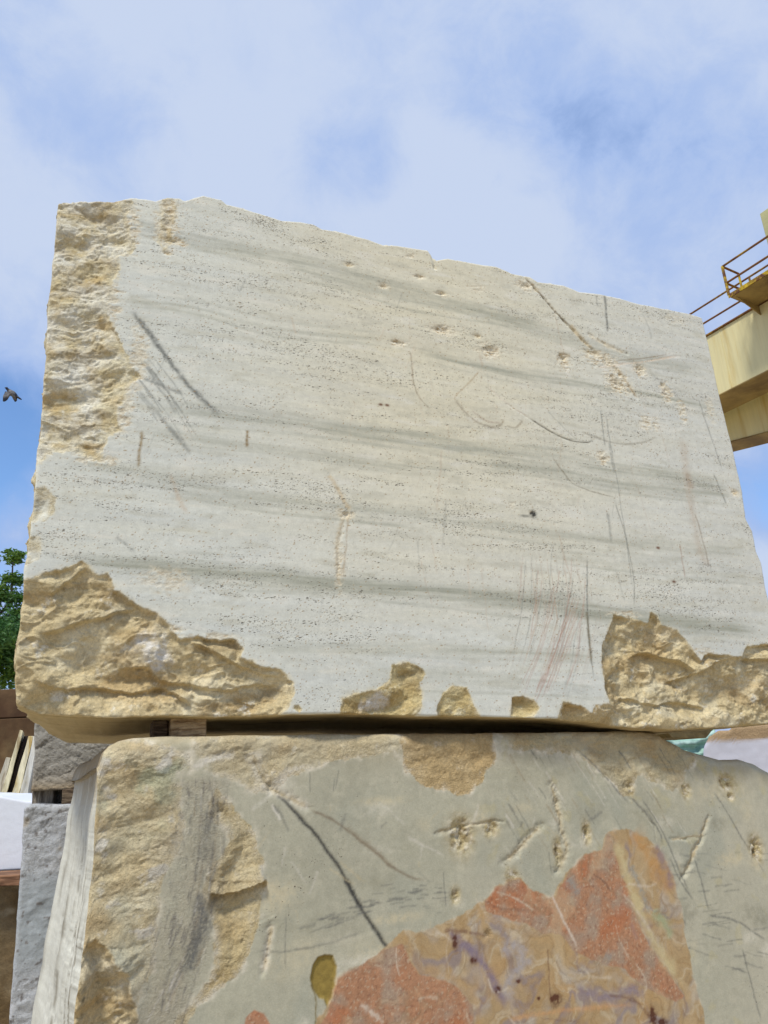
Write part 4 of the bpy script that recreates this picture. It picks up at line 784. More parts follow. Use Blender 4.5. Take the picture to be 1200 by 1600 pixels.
# ================================================================== OTHER STONES
def simple_block(name, label, deg, dist, top_px, left_px, right_z_px, zbot, depth, paintf, mat, nx=110, nz=110, rough=.012, rnd=.03, seed=0, group=None, front=None, scal=2.0):
    """a quarry block whose outline is given by a top line and a left line"""
    Fc = Face(at_dist(*left_px[0], dist), deg); tx, tz = table(Fc.pts(top_px), 0); lz_, lx_ = table(Fc.pts(left_px), 1); xr = Fc.pts([right_z_px])[0, 0]
    def shape(a, b):
        xm = lx_[-1] + (xr - lx_[-1]) * a; zz = zbot + (np.interp(xm, tx, tz) - zbot) * b; xl = np.interp(zz, lz_, lx_); xx = xl + (xr - xl) * a
        zz = zbot + (np.interp(xx, tx, tz) - zbot) * b
        return xx + fbm(zz * 6, zz * 0, 4, seed) * .012 * np.exp(-a * 30), zz + fbm(xx * 6, xx * 0, 4, seed + 2) * .008 * np.exp(-(1 - b) * 30)
    def foff(x, z):
        X, Z = x.ravel(), z.ravel(); zt = np.interp(X, tx, tz); xl = np.interp(Z, lz_, lx_)
        off = (frac_relief(X, Z, seed, scal) + .8) * rough
        for e in (zt - Z, X - xl, xr - X, Z - zbot): t = np.clip(e, 0, rnd); off += rnd - np.sqrt(np.maximum(rnd * rnd - (rnd - t) ** 2, 0))
        if front is not None: off += front(Fc, X, Z)
        return np.maximum(off, 0).reshape(x.shape)
    def sdisp(rx, rz, d, side):
        g = frac_relief(d + side, rx + rz, seed + 5, scal) * rough * sstep(0, .05, d)
        return np.where(side == 3, g + .0, np.where(side == 1, -g, 0)), np.where(side == 2, -abs(g), 0)
    Yd = np.concatenate([np.arange(1, 6) * rnd / 4, rnd * 1.3 + np.geomspace(.03, depth, 14)]); D = Yd[-1] + .02
    def paint(X, Y, Z, Wt): return paintf(Fc, X, Y, Z, Wt)
    o = build_block(name, Fc, np.linspace(0, 1, nx), np.linspace(0, 1, nz), Yd, shape, foff, sdisp, paint, mat, D)
    return tag(o, label, 'stone block', group)
def p_grey(Fc, X, Y, Z, Wt):
    n = len(X); c = np.tile(srgb(188, 190, 190), (n, 1)).astype(float); u = X + Y * .6
    c *= (1 + .10 * fbm(u * 4, Z * 4, 4, 600) + .12 * fbm(u * 30, Z * 30, 3, 601))[:, None]
    c = lerp(c, srgb(200, 200, 198), .7 * sstep(.15, .4, fbm(u * 6, Z * 6, 4, 602))); c = lerp(c, srgb(176, 160, 132), .7 * sstep(.2, .45, fbm(u * 7, Z * 5, 4, 603)) * sstep(1.1, 1.3, Z))
    q = Fc.c(62, 1440); m = np.exp(-((X - q[0]) / .14) ** 6 - ((Z - q[1]) / .25) ** 6); c = lerp(c, srgb(158, 165, 166), .8 * m)
    c = lerp(c, srgb(215, 218, 225), .9 * (Wt == 3)); c = lerp(c, srgb(96, 98, 104), .8 * (Wt == 2))  # left side coloured paler to look lit; top coloured dark grey
    c = lerp(c, srgb(110, 100, 92), .7 * sstep(.40, .5, fbm(u * 26, Z * 26, 2, 604)))
    return c, np.full(n, .8) * (1 - .8 * m), np.full(n, .3)
def f_grey(Fc, X, Z):
    q = Fc.c(62, 1440); m = np.exp(-((X - q[0]) / .14) ** 6 - ((Z - q[1]) / .25) ** 6); return m * .012 - m * (frac_relief(X, Z, 70, 2.0) + .8) * .02
MB_ = stone_mat('rough_stone', pit=.0, fine=.06, bump=.5, rough_bump=1.4)
simple_block('granite_block', 'tall rough grey stone block standing left of the breccia block, dark flat top', 76, 4.75, [(36, 1262), (46, 1257), (60, 1257), (120, 1256), (200, 1254)], [(36, 1262), (33, 1330), (27, 1400), (22, 1480), (15, 1560), (11, 1610)], (150, 1400), 0, 1.1, p_grey, MB_, 90, 190, .012, .025, 70, front=f_grey)
def p_tool(Fc, X, Y, Z, Wt):
    n = len(X); u = X + Y * .6; d1 = u * .8 - Z * .6; d2 = u * .6 + Z * .8
    c = np.tile(srgb(160, 156, 146), (n, 1)) * (1 + .12 * fbm(u * 5, Z * 5, 4, 610) + .16 * fbm(d1 * 8, d2 * 60, 3, 611))[:, None]
    q = Fc.c(60, 1232)[1]; c = lerp(c, srgb(170, 148, 112), .7 * np.exp(-np.abs(Z - q) / .05)); return c, np.full(n, .7), np.zeros(n)
def f_tool(Fc, X, Z): return fbm((X * .8 - Z * .6) * 6, (X * .6 + Z * .8) * 55, 3, 612) * .006 + .006
ZT = at_dist(60, 1236, 4.95)[2]
simple_block('tooled_stone_block', 'grey block with diagonal tool marks, raised on spacers on the tall rough grey block', 76, 4.95, [(53, 1110), (110, 1110), (220, 1105)], [(54, 1105), (52, 1180), (48, 1238)], (200, 1200), ZT, .9, p_tool, MB_, 110, 110, .010, .015, 74, front=f_tool)
def p_white(Fc, X, Y, Z, Wt):
    n = len(X); c = np.tile(srgb(222, 226, 232), (n, 1)) * (1 + .03 * fbm(X * 3, Z * 5, 4, 620))[:, None]; return c, np.full(n, .1), np.zeros(n)
MW = stone_mat('white_marble', pit=0, fine=.015, bump=.1, rough=.7)
ZW = at_dist(20, 1364, 5.6)[2]
def mirrored(name, label, dist, px0, px1, ytop0, ytop1, zbot, depth, pf, mat, rough, seed, wide=1.6):
    """block seen at the left border: runs out of the frame to the left"""
    r = simple_block(name, label, 84, dist, [(px0 - 400, ytop0 - 14), (px0, ytop0), (px1, ytop1)], [(px0 - 300, ytop0), (px0 - 300, 1600)], (px1, 1400), zbot, depth, pf, mat, 120, 60, rough, .012, seed); return r
mirrored('white_block', 'smooth white marble block at the left edge, left of the tall grey block', 5.6, 0, 42, 1244, 1252, ZW, .8, p_white, MW, .001, 76)
def p_brown(Fc, X, Y, Z, Wt):
    n = len(X); c = np.tile(srgb(128, 112, 84), (n, 1)) * (1 + .25 * fbm(X * 4, Z * 5, 5, 630) + .15 * fbm(X * 20, Z * 30, 3, 631))[:, None]
    c = lerp(c, srgb(92, 70, 38), .7 * sstep(.0, .4, fbm(X * 2, Z * 2, 4, 632) + .4 * sstep(1.0, .5, Z))); c = lerp(c, srgb(160, 148, 122), .7 * sstep(.2, .5, fbm(X * 5 + 3, Z * 9, 4, 633))); return c, np.full(n, .7), np.zeros(n)
ZB = at_dist(15, 1379, 5.5)[2]
mirrored('brown_stone_block', 'brown weathered stone block under the white marble block at left edge', 5.45, 0, 60, 1379, 1380, 0, .9, p_brown, MB_, .010, 78)
def p_right(Fc, X, Y, Z, Wt):
    n = len(X); q = Fc.c(1170, 1156)[1]; c = np.tile(srgb(196, 196, 206), (n, 1)) * (1 + .04 * fbm(X * 4, Z * 4, 4, 640))[:, None]
    e = Z - q + fbm(X * 5, Y * 2, 3, 641) * .012; m = sstep(-.012, .012, e); c = c * (1 - m[:, None]) + (np.tile(srgb(172, 146, 112), (n, 1)) * (1 + .2 * fbm(X * 12, Z * 12, 4, 642))[:, None]) * m[:, None]
    return c, m * .8 + .05, np.zeros(n)
simple_block('lilac_marble_block', 'pale lilac-white block with brown broken rim, behind the right shoulder of the breccia block', 112, 6.2, [(1110, 1150), (1122, 1141), (1140, 1141), (1147, 1133), (1200, 1130), (1500, 1120)], [(1108, 1152), (1100, 1168), (1094, 1260), (1080, 1500)], (1480, 1200), 0, 1.2, p_right, MW, 110, 90, .004, .02, 80)

# ---- prisms
def prism_mesh(name, front, ext, bev=.003):
    """front: outline of 3D points; ext: extrusion vector"""
    bm = bmesh.new(); a = [bm.verts.new(Vector(p)) for p in front]; b = [bm.verts.new(Vector(p) + Vector(ext)) for p in front]
    bm.faces.new(a); bm.faces.new(b[::-1]); k = len(a)
    for i in range(k): bm.faces.new((a[i], b[i], b[(i + 1) % k], a[(i + 1) % k]))
    bmesh.ops.recalc_face_normals(bm, faces=bm.faces)
    if bev: bmesh.ops.bevel(bm, geom=bm.edges[:], offset=bev, segments=1, affect='EDGES')
    me = bpy.data.meshes.new(name); bm.to_mesh(me); bm.free(); return me
def centre(o):
    """origin at the mesh's base centre"""
    co = np.array([v.co[:] for v in o.data.vertices]); c = (co.min(0) + co.max(0)) / 2; c[2] = co[:, 2].min()
    o.data.transform(Matrix.Translation(-Vector(c))); o.location = c; return o
def rough_spacer(name, label, cat, front, ext, mat, amp=.004, seed=0, group=None, cuts=6):
    me = prism_mesh(name, front, ext, .004); bm = bmesh.new(); bm.from_mesh(me)
    bmesh.ops.subdivide_edges(bm, edges=bm.edges[:], cuts=cuts, use_grid_fill=True)
    for v in bm.verts:
        p = v.co; v.co = p + Vector((fbm(p.x * 25 + p.y * 9, p.z * 40, 3, seed), fbm(p.y * 25, p.z * 40 + p.x * 9, 3, seed + 1), fbm(p.x * 30, p.y * 30, 3, seed + 2))) * amp
    bm.to_mesh(me); bm.free(); o = link(name, me, mat); centre(o); return tag(o, label, cat, group)
wood = plain_mat('spacer_wood', tuple(srgb(168, 146, 112)), .9, .3, 18, tuple(srgb(120, 96, 66)), .6, stretch=(1, 1, 5))
wood2 = plain_mat('weathered_timber', tuple(srgb(120, 104, 84)), .9, .3, 14, tuple(srgb(74, 58, 44)), .6, stretch=(1, 1, 6))
OS = OU + FU.Y * .09
def q3(pts, O, Yv): return [on_plane(x, y, O, Yv) for x, y in pts]
def flat_top(pts3, zt, zb):
    return [np.array([p[0], p[1], zt if i < len(pts3) // 2 else zb]) for i, p in enumerate(pts3)]
f = q3([(267, 1122), (323, 1122), (322, 1150), (267, 1152)], OS, FU.Y)
rough_spacer('wooden_spacer', 'short wooden spacer in the dark gap under the travertine block', 'spacer', flat_top(f, 1.826, 1.716), FU.Y * .35, wood, .004, 1)
f = q3([(238, 1134), (262, 1134), (262, 1150), (238, 1152)], OS + FU.Y * .10, FU.Y)
rough_spacer('stone_wedge', 'small brown stone wedge beside the wooden spacer in the gap', 'spacer', flat_top(f, 1.815, 1.716), FU.Y * .2, wood2, .006, 2)
f = q3([(1036, 1136), (1118, 1136), (1104, 1153), (1050, 1153)], OU + FU.Y * 1.15, FU.Y)
rough_spacer('stone_packer', 'flat olive-brown stone packer under the right end of the travertine block', 'spacer', f, FU.Y * .3, plain_mat('olive_stone', tuple(srgb(150, 132, 92)), .9, .2, 12, tuple(srgb(120, 104, 70)), .4), .004, 3)
f = q3([(50, 1236), (84, 1236), (84, 1260), (50, 1260)], at_dist(60, 1240, 5.05), hframe(76)[1])
zg = at_dist(60, 1258, 4.78)[2]
rough_spacer('striped_timber_spacer', 'wide grey timber spacer under the tool-marked grey block', 'spacer', flat_top(f, ZT + .004, zg - .03), hframe(76)[1] * .5, plain_mat('grey_timber', tuple(srgb(150, 142, 128)), .9, .25, 10, tuple(srgb(86, 78, 68)), .6, stretch=(6, 1, .6)), .003, 4)
f = q3([(97, 1236), (115, 1236), (115, 1260), (96, 1260)], at_dist(100, 1240, 4.9), hframe(76)[1])
rough_spacer('brown_timber_spacer', 'narrow brown timber spacer beside the leaning edge of the breccia block', 'spacer', flat_top(f, ZT + .004, zg - .03), hframe(76)[1] * .4, wood2, .003, 5)
f = q3([(-260, 1366), (31, 1366), (31, 1378), (-260, 1378)], at_dist(15, 1370, 5.42), np.array([0, 1., 0]))
f = [np.array([p[0], p[1], p[2]]) for p in f]
rough_spacer('timber_beam', 'long brown timber beam lying between the white and the brown stone blocks', 'beam', flat_top(f, ZW + .006, ZB - .01), (0, .3, 0), plain_mat('brown_timber', tuple(srgb(150, 112, 84)), .85, .25, 8, tuple(srgb(100, 70, 50)), .5, stretch=(.5, 1, 6)), .004, 6)

# ---- leaning slabs
def slab(name, label, px4, dist, mat, depth=1.4):
    O = at_dist(20, 1200, dist); Yv = np.array([0, 1., 0]); tl, tr, br, bl = q3(px4, O, Yv)
    def down(t, b): k = (b[2] - .0) / (t[2] - b[2]); return b + (b - t) * k
    bl, br = down(tl, bl), down(tr, br)
    me = prism_mesh(name, [tl, tr, br, bl], (-.45 * depth, depth, 0), .004); bm = bmesh.new(); bm.from_mesh(me)
    bmesh.ops.subdivide_edges(bm, edges=[e for e in bm.edges if e.calc_length() > .5], cuts=30, use_grid_fill=True)
    for v in bm.verts: v.co.x += fbm(v.co.z * 4, v.co.y * 2, 4, int(px4[0][0])) * .012
    bm.to_mesh(me); bm.free(); o = link(name, me, mat); centre(o); return tag(o, label, 'stone slab', 'stone slabs leaning at the left')
def slab_mat(n, a, b): return plain_mat(n, tuple(srgb(*a)), .8, .25, 5, tuple(srgb(*b)), .4, stretch=(5, 1, .8))
slab('stone_slab', 'farthest left beige-grey slab of the leaning slabs, lower than its neighbour', [(10, 1183), (17, 1184), (3, 1244), (-12, 1244)], 6.6, slab_mat('slab_grey', (186, 178, 158), (140, 126, 104)))
slab('stone_slab', 'tall beige leaning slab touching the travertine block corner in view', [(31, 1140), (36, 1142), (9, 1246), (0, 1244)], 6.5, slab_mat('slab_beige', (205, 194, 158), (150, 132, 96)))
slab('stone_slab', 'dark filler slab standing in for the shaded gap between the beige and the yellow slab', [(37, 1150), (44, 1150), (17, 1248), (9, 1247)], 6.55, slab_mat('slab_gap_shade', (44, 34, 28), (30, 24, 22)))  # dark strip added where there is only a shaded gap between slabs
slab('stone_slab', 'yellow-stained leaning slab right of the dark gap filler', [(44, 1150), (52, 1150), (28, 1250), (16, 1248)], 6.5, slab_mat('slab_yellow', (208, 198, 166), (176, 148, 84)))
slab('stone_slab', 'pale grey leaning slab beside the tool-marked grey block', [(53, 1150), (60, 1150), (42, 1252), (29, 1250)], 6.45, slab_mat('slab_pale', (196, 192, 180), (166, 156, 132)))

# ---- green netting behind the gap on the right
def netting():
    P = [at_dist(x, y, 8.2) for x, y in ((1018, 1134), (1128, 1134))]; z0, z1 = at_dist(1060, 1143, 8.2)[2], at_dist(1060, 1200, 8.2)[2]
    nu, nv = 90, 120; u, v = np.meshgrid(np.linspace(0, 1, nu), np.linspace(0, 1, nv), indexing='ij'); L = P[1][0] - P[0][0]
    X = P[0][0] + u * L; sag = -.07 * np.sin(u * np.pi); Z = z0 + .03 + sag * (1 - v) + (-z0 - .02) * v + .03 * (u > .99)
    Z += .012 * fbm(u * 6, v * 3, 3, 700); Yy = 8.2 + .04 * np.sin(v * 90 + u * 3 + 3 * fbm(u * 3, v * 3, 2, 701)) + .05 * fbm(u * 5, v * 12, 3, 702) + u * .25
    V = np.stack([X.ravel(), Yy.ravel(), Z.ravel()], 1); I = np.arange(nu * nv).reshape(nu, nv); Q = np.stack([I[:-1, :-1], I[1:, :-1], I[1:, 1:], I[:-1, 1:]], -1).reshape(-1, 4)
    o = link('tarpaulin', np_mesh('tarpaulin', V, Q), plain_mat('green_tarpaulin', tuple(srgb(150, 186, 168)), .7, .2, 4, tuple(srgb(186, 212, 200)), 0, stretch=(.5, 1, 12)))
    m = o.modifiers.new('s', 'SOLIDIFY'); m.thickness = .004; centre(o); tag(o, 'pale green tarpaulin hanging behind the gap on the right', 'tarpaulin')
netting()

# ================================================================== WALL AND TREE AT LEFT
zwall = at_dist(10, 1076, 9.2)[2]; zs = at_dist(10, 1121, 9.2)[2]
we = empty('yard_wall', (-6.5, 9.25, 0)); tag(we, 'dark brown wall of stacked panels below the tree at the left edge', 'wall')
wm = plain_mat('brown_wall', tuple(srgb(98, 76, 52)), .9, .25, 1.5, tuple(srgb(74, 52, 34)), .3)
wm2 = plain_mat('brown_wall_low', tuple(srgb(112, 92, 62)), .9, .25, 1.5, tuple(srgb(84, 62, 40)), .3)
for i, (za, zb_, mm) in enumerate(((0, zs - 1.1, wm2), (zs - 1.09, zs - .01, wm2), (zs, zwall, wm))):
    for k in range(3):
        me = prism_mesh('panel', [(-3 + k * 2 + .006, 0, za), (-1 + k * 2 - .006, 0, za), (-1 + k * 2 - .006, 0, zb_), (-3 + k * 2 + .006, 0, zb_)], (0, .2, 0), .008)
        link('panel', me, mm, we)

def leaf_mesh(name, centers, radii, nper, size, seed):
    r = np.random.RandomState(seed); V = []; 
    for c, rad, k in zip(centers, radii, nper):
        d = r.normal(size=(k, 3)); d /= np.linalg.norm(d, axis=1)[:, None]; q = c + d * (rad * (.25 + .95 * r.rand(k) ** .8))[:, None] * np.array([1, 1, .6]) * (1 + .35 * np.sin(d[:, :1] * 9 + d[:, 1:2] * 7))
        a = r.normal(size=(k, 3)); a /= np.linalg.norm(a, axis=1)[:, None]; a[:, 2] *= .5; b = np.cross(a, r.normal(size=(k, 3))); b /= np.linalg.norm(b, axis=1)[:, None]
        s = (size * (.45 + .9 * r.rand(k)))[:, None]
        quad = np.stack([q - a * s, q - b * s * .34 + a * s * .1, q + a * s - np.array([0, 0, 1]) * s * .35, q + b * s * .34 + a * s * .1], 1); V.append(quad.reshape(-1, 3))
    V = np.concatenate(V); Q = np.arange(len(V)).reshape(-1, 4); me = np_mesh(name, V, Q, False); return me
def leaf_mat():
    m = bpy.data.materials.new('leaf'); m.use_nodes = True; t = m.node_tree; t.nodes.clear(); o = N(t, 'ShaderNodeOutputMaterial')
    b = N(t, 'ShaderNodeBsdfPrincipled'); setin(b, Roughness=.55); tr = N(t, 'ShaderNodeBsdfTranslucent'); mx = N(t, 'ShaderNodeMixShader'); mx.inputs[0].default_value = .3
    g = N(t, 'ShaderNodeNewGeometry'); c = N(t, 'ShaderNodeTexCoord').outputs['Object']
    col = mixc(t, g.outputs['Random Per Island'], (.06, .14, .02), (.20, .33, .035)); col = mixc(t, smap(t, noise_node(t, c, 1.2, 3), .35, .65), col, (.07, .18, .045))
    t.links.new(col, b.inputs['Base Color']); t.links.new(col, tr.inputs['Color']); t.links.new(b.outputs[0], mx.inputs[1]); t.links.new(tr.outputs[0], mx.inputs[2]); t.links.new(mx.outputs[0], o.inputs[0]); return m
def tube(bm, P, R, n=8):
    rings = []
    for i, (p, r) in enumerate(zip(P, R)):
        p = Vector(p); d = (Vector(P[min(i + 1, len(P) - 1)]) - Vector(P[max(i - 1, 0)])).normalized(); u = d.orthogonal().normalized(); v = d.cross(u)
        rings.append([bm.verts.new(p + (u * math.cos(k * 2 * math.pi / n) + v * math.sin(k * 2 * math.pi / n)) * r) for k in range(n)])
    for a, b in zip(rings, rings[1:]):
        j0 = min(range(n), key=lambda j: (b[j].co - a[0].co).length)
        for k in range(n): bm.faces.new((a[k], a[(k + 1) % n], b[(k + 1 + j0) % n], b[(k + j0) % n]))
    bm.faces.new(rings[0][::-1]); bm.faces.new(rings[-1])
def build_tree():
    T = empty('broadleaf_tree', tuple(at_dist(-60, 1200, 15) * np.array([1, 1, 0]))); tag(T, 'green leafy tree with upright top shoots rising behind the wall at left', 'tree')
    o0 = np.array(T.location); r = np.random.RandomState(5)
    ctr = at_dist(-50, 1010, 15) - o0; cs, rs, ns = [], [], []; bm = bmesh.new()
    tube(bm, [(0, 0, 0), (.05, 0, 1.2), (-.05, .05, 2.4), (.1, 0, ctr[2])], [.2, .16, .13, .08], 10)
    for i in range(60):
        d = r.normal(size=3); d /= np.linalg.norm(d); p = ctr + d * np.array([1.35, 1.3, 1.25]) * (.4 + .62 * r.rand()); cs.append(p); rs.append(.30 + .2 * r.rand()); ns.append(260)
        if i % 3 == 0: tube(bm, [(.0, 0, 2.2 + r.rand()), tuple((p + ctr) / 2 + r.normal(size=3) * .1), tuple(p)], [.06, .035, .012], 6)
    for px, py, rad, k in ((21, 873, .19, 230), (14, 862, .10, 60), (30, 866, .12, 80), (18, 903, .20, 240), (28, 908, .13, 120), (8, 905, .1, 60), (12, 930, .3, 340), (30, 935, .22, 260), (-10, 925, .3, 300), (24, 960, .4, 500), (28, 1000, .4, 500), (22, 1040, .4, 500), (8, 985, .45, 500), (10, 1060, .42, 460)):
        cs.append(at_dist(px, py, 15 + .2 * r.rand()) - o0); rs.append(rad); ns.append(k)
    tube(bm, [tuple(ctr), tuple(at_dist(18, 940, 15) - o0), tuple(at_dist(19, 900, 15) - o0), tuple(at_dist(21, 862, 15) - o0)], [.06, .03, .018, .010], 6)
    me = bpy.data.meshes.new('trunk'); bm.to_mesh(me); bm.free(); link('trunk', me, plain_mat('bark', (.12, .09, .06), .9, .3, 10, None, .5), T)
    link('crown', leaf_mesh('crown', cs, rs, [int(q * 1.7) for q in ns], .055, 3), leaf_mat(), T)
build_tree()

# ================================================================== GANTRY CRANE
def crane():
    deg = -30.5; X, Yv = hframe(deg); O = at_dist(1130, 600, 16.0); O = np.array([O[0], O[1], 0.0])
    T = empty('gantry_crane', tuple(O), math.atan2(X[1], X[0])); tag(T, 'cream gantry crane beam with yellow railed walkway above the right edge', 'crane')
    def loc(px, py, n): p = on_plane(px, py, O + Yv * n, Yv) - O; return p @ X, p[2]
    def locz(px, py, z): p = at_z(px, py, z) - O; return p @ X, p @ Yv
    cream = plain_mat('cream_paint', tuple(srgb(222, 210, 158)), .55, .07, 1.1, tuple(srgb(196, 164, 84)), 0, (.5, .78), stretch=(3.0, 1, .22)); dark = plain_mat('underside_brown', tuple(srgb(160, 136, 84)), .6, .12, 1.0, tuple(srgb(120, 98, 62)), 0)  # dark: deeper brown for bottom flanges, soffit plate and brackets
    rust = plain_mat('rusty_yellow', tuple(srgb(196, 166, 40)), .7, .25, 9, tuple(srgb(104, 66, 40)), .2, (.4, .6)); rustd = plain_mat('rusty_rail', tuple(srgb(124, 84, 52)), .75, .25, 6, tuple(srgb(170, 138, 50)), .2, (.5, .7))
    zt = (loc(1103, 530, 0)[1] + loc(1200, 466, 0)[1]) / 2; zb = (loc(1127, 618, 0)[1] + loc(1200, 575, 0)[1]) / 2
    w = -(locz(1132, 646, zb)[1] + locz(1200, 608, zb)[1]) / 2
    s_far, s_near = 9.0, -9.0
    def boxp(name, s0, s1, n0, n1, z0, z1, mat, parent, bev=.01):
        me = prism_mesh(name, [(s0, n0, z0), (s1, n0, z0), (s1, n0, z1), (s0, n0, z1)], (0, n1 - n0, 0), bev); return link(name, me, mat, parent)
    SB = 1.0 if True else -1.0
    sgn = 1.0                                            # local +Y of the empty is X rotated 90 deg = -hframe Y or +
    ly = np.array([-X[1], X[0], 0]); k = 1.0 if ly @ Yv > 0 else -1.0
    def bx(name, s0, s1, n0, n1, z0, z1, mat, parent, bev=.01): return boxp(name, s0, s1, k * n0, k * n1, z0, z1, mat, parent, bev)
    g1 = bx('girder', s_near, s_far, -w, 0, zb, zt, cream, T)
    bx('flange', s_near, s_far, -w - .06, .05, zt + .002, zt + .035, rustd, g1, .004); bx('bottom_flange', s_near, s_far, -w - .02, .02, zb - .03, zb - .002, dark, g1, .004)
    for s in np.arange(s_near + 1, s_far, 2.6): bx('diaphragm', s, s + .012, .001, .012, zb + .02, zt - .02, cream, g1, 0)
    # second girder, its end tapers
    n2 = -w - .55; pA = loc(1147, 688, n2); pB = loc(1200, 674, n2); dz = (pB[1] - pA[1]) / (pB[0] - pA[0])
    za, zn = pA[1] + dz * (-.8), pB[1] + dz * (-.9)
    out_ = [(pA[0] + .8, k * n2, pA[1] - dz * -.8), (pB[0], k * n2, pB[1]), (pB[0] - 2.2, k * n2, pB[1] + dz * -1.0), (s_near, k * n2, pB[1] + dz * -1.0), (s_near, k * n2, zt), (s_far, k * n2, zt), (s_far, k * n2, pA[1] + .25)]
    w2 = max(.35, .8 * w); g2 = link('girder', prism_mesh('girder', out_, (0, -k * w2, 0), .01), cream, T)
    lip = [(p[0], p[1] + k * .03, p[2] - .004) for p in out_[:3]]; lipb = [(p[0], p[1], p[2] - .035) for p in lip[::-1]]
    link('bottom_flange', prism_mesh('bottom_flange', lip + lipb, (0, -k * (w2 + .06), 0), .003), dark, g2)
    # platform
    s1, n1 = locz(1140, 466, zt); s1b, n1b = locz(1167, 487, zt); print('plat', s1, n1, s1b, n1b)
    pl = bx('walkway_platform', s_near, s1, .02, n1, zt + .04, zt + .09, rust, T, .006); bx('edge_angle', s_near, s1 + .01, n1 + .002, n1 + .02, zt + .0, zt + .10, rust, pl, .003)
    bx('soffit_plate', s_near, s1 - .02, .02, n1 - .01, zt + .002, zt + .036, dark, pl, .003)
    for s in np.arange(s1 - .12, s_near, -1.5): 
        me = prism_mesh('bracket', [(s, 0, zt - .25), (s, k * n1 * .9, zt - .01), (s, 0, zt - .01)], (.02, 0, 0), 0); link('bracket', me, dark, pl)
    ztop = loc(1131, 415, n1)[1]; zmid = loc(1137, 441, n1)[1]
    def bar(name, a, b, r, mat, parent=T):
        bm = bmesh.new(); a = (a[0], k * a[1], a[2]); b = (b[0], k * b[1], b[2]); tube(bm, [a, b], [r, r], 8); me = bpy.data.meshes.new(name); bm.to_mesh(me); bm.free(); o = link(name, me, mat, parent); return o
    R = .026
    bar('handrail', (s1, n1, ztop), (s_near, n1, ztop), R, rustd); bar('midrail', (s1, n1, zmid), (s_near, n1, zmid), R, rustd)
    for s in (s1, s1 - 2.6, s1 - 5.2): bar('post', (s, n1, zt + .09), (s, n1, ztop), R * 1.3, rust)
    ni = n1 * .35; bar('post', (s1 + .0, ni, zt + .09), (s1, ni, ztop), R, rust); bar('handrail', (s1, n1, ztop), (s1, ni, ztop), R, rustd); bar('midrail', (s1, n1, zmid), (s1, ni, zmid), R, rustd)
    nf = -w + .05; zf = (loc(1080, 492, nf)[1] + loc(1140, 450, nf)[1]) / 2; zf2 = (loc(1098, 508, nf)[1] + loc(1143, 477, nf)[1]) / 2; print('far rail', zf, zf2)
    bar('handrail', (s_near, nf, zf), (s_far, nf, zf), R, rustd); bar('midrail', (s_near, nf, zf2), (s_far, nf, zf2), R, rustd)
    sp = loc(1060, 500, nf)[0]
    for s in (sp, sp + 2.6, loc(1172, 440, nf)[0], loc(1240, 400, nf)[0]): bar('post', (s, nf, zt + .03), (s, nf, zf), R, rust)
    # mast beyond the walkway
    nm = -w - .1; sm, zm = loc(1187, 334, nm); bx('mast', sm, sm - 1.2, nm, nm - .6, zt + .03, zm, plain_mat('olive_cream', tuple(srgb(180, 176, 128)), .6, .1, 1.5), T)
    # legs carry the crane
    for s in (s_far - .8, s_near + .8):
        bx('leg', s - .35, s + .35, -w - .1, -.06, 0, zb - .032, cream, T); bx('leg', s - .35, s + .35, n2 - w2, n2 - .1, 0, pA[1] - .05 if s > 0 else pB[1] - .6, cream, T)
crane()

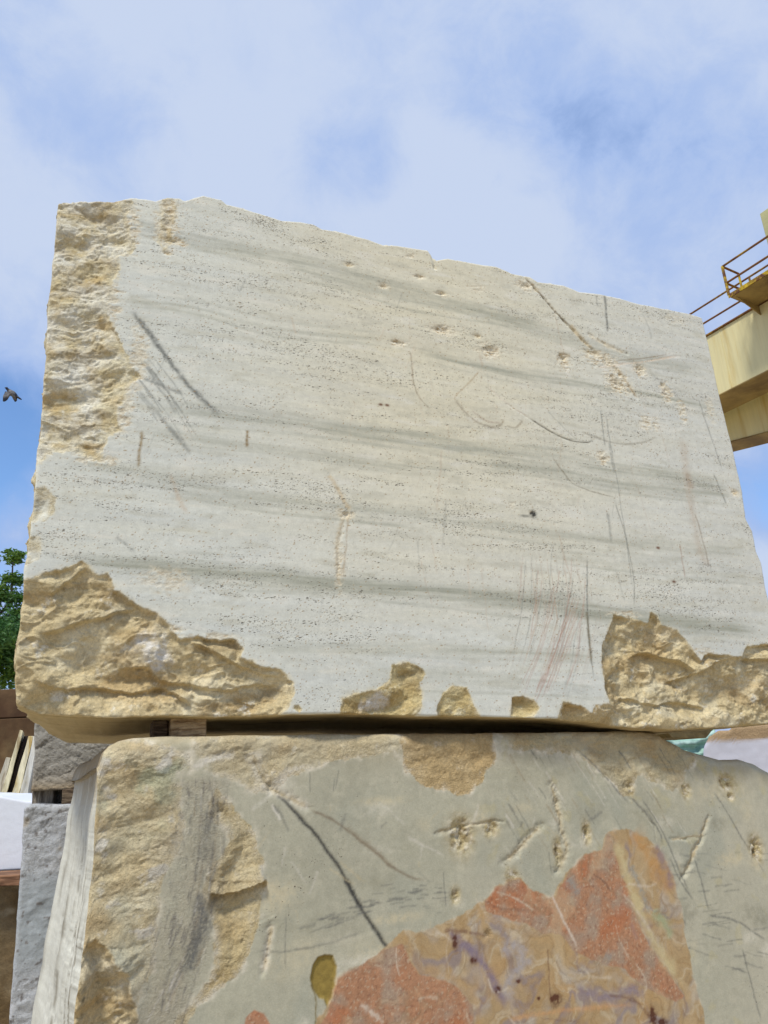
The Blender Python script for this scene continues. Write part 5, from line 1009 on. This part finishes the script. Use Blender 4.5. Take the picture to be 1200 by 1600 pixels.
# ================================================================== PIGEON
def pigeon():
    c = at_dist(16.5, 617, 11.5); V, S_ = [], []
    bm = bmesh.new()
    # local: image right = RC, image up = UC, towards the viewer = -FW ; built as metres then fused
    k = 11.5 / ray(16.5, 617)[1]
    def P(px, py, d=0): return Vector((RC * (px - 16.5) + UC * (617 - py)) * k + FW * d)
    def blob(P_, R_): tube(bm, P_, R_, 12)
    blob([P(8.3, 605.8, -.02), P(9.6, 606.3, -.02), P(11, 606.6, -.02), P(12.3, 608.2, -.015), P(13.6, 610, 0), P(15.5, 612.2, .01), P(18, 614.4, .02), P(21, 616.6, .03), P(23.5, 618.3, .035), P(25.5, 619.6, .04)],
         [.007, .013, .024, .022, .030, .046, .054, .048, .034, .020])
    for k2 in range(-2, 3):                                     # tail feathers
        blob([P(23.5, 618, .035), P(27, 620.6 + k2 * .4, .04 + k2 * .012), P(30.3, 622.6 + k2 * .35, .045 + k2 * .018)], [.012, .015, .011])
    def wing(root, tip, spread, d0, d1, n=9):
        for i in range(n):
            t = i / (n - 1); r0 = (root[0] + (root[2] - root[0]) * t, root[1] + (root[3] - root[1]) * t); tx = tip[0] + spread[0] * t; ty = tip[1] + spread[1] * t - 0
            s = 1 - .25 * t * t; q = (r0[0] + (tx - r0[0]) * s, r0[1] + (ty - r0[1]) * s); m = ((r0[0] + q[0]) / 2 + (-.6 if root[0] < 15 else -.1), (r0[1] + q[1]) / 2)
            blob([P(*r0, d0), P(*m, (d0 + d1) / 2 - .01), P(*q, d1)], [.017, .020, .012])
    wing((10.2, 612, 17.5, 614.5), (7.2, 628), (3.5, .5), -.01, -.04, 11); wing((17.5, 615, 23.5, 618.5), (21.6, 627.0), (1.2, 0), .04, .06, 9)
    me = bpy.data.meshes.new('pigeon'); bm.to_mesh(me); bm.free()
    m = bpy.data.materials.new('pigeon_feathers'); m.use_nodes = True; t = m.node_tree; b = t.nodes['Principled BSDF']; setin(b, Roughness=.7)
    cc = N(t, 'ShaderNodeTexCoord').outputs['Object']; sx = N(t, 'ShaderNodeSeparateXYZ'); t.links.new(cc, sx.inputs[0])
    n = noise_node(t, cc, 30, 3); tipf = smap(t, sx.outputs[2], -.09, -.045, 1, 0); headf = smap(t, mth(t, 'SUBTRACT', sx.outputs[2], sx.outputs[0]), .085, .12); tailf = smap(t, sx.outputs[0], .07, .09)
    col = mixc(t, smap(t, n, .35, .65), (.10, .10, .11), (.22, .21, .20)); dk = mth(t, 'MAXIMUM', mth(t, 'MAXIMUM', tipf, headf), tailf); col = mixc(t, dk, col, (.018, .022, .04)); t.links.new(col, b.inputs['Base Color'])
    o = link('pigeon', me, m); o.location = c
    r = o.modifiers.new('fuse', 'REMESH'); r.mode = 'VOXEL'; r.voxel_size = .0055; r.use_smooth_shade = True
    s = o.modifiers.new('soft', 'SMOOTH'); s.iterations = 1; s.factor = .5
    tag(o, 'dark grey pigeon in flight with wings lowered, left of the travertine block', 'bird')
pigeon()
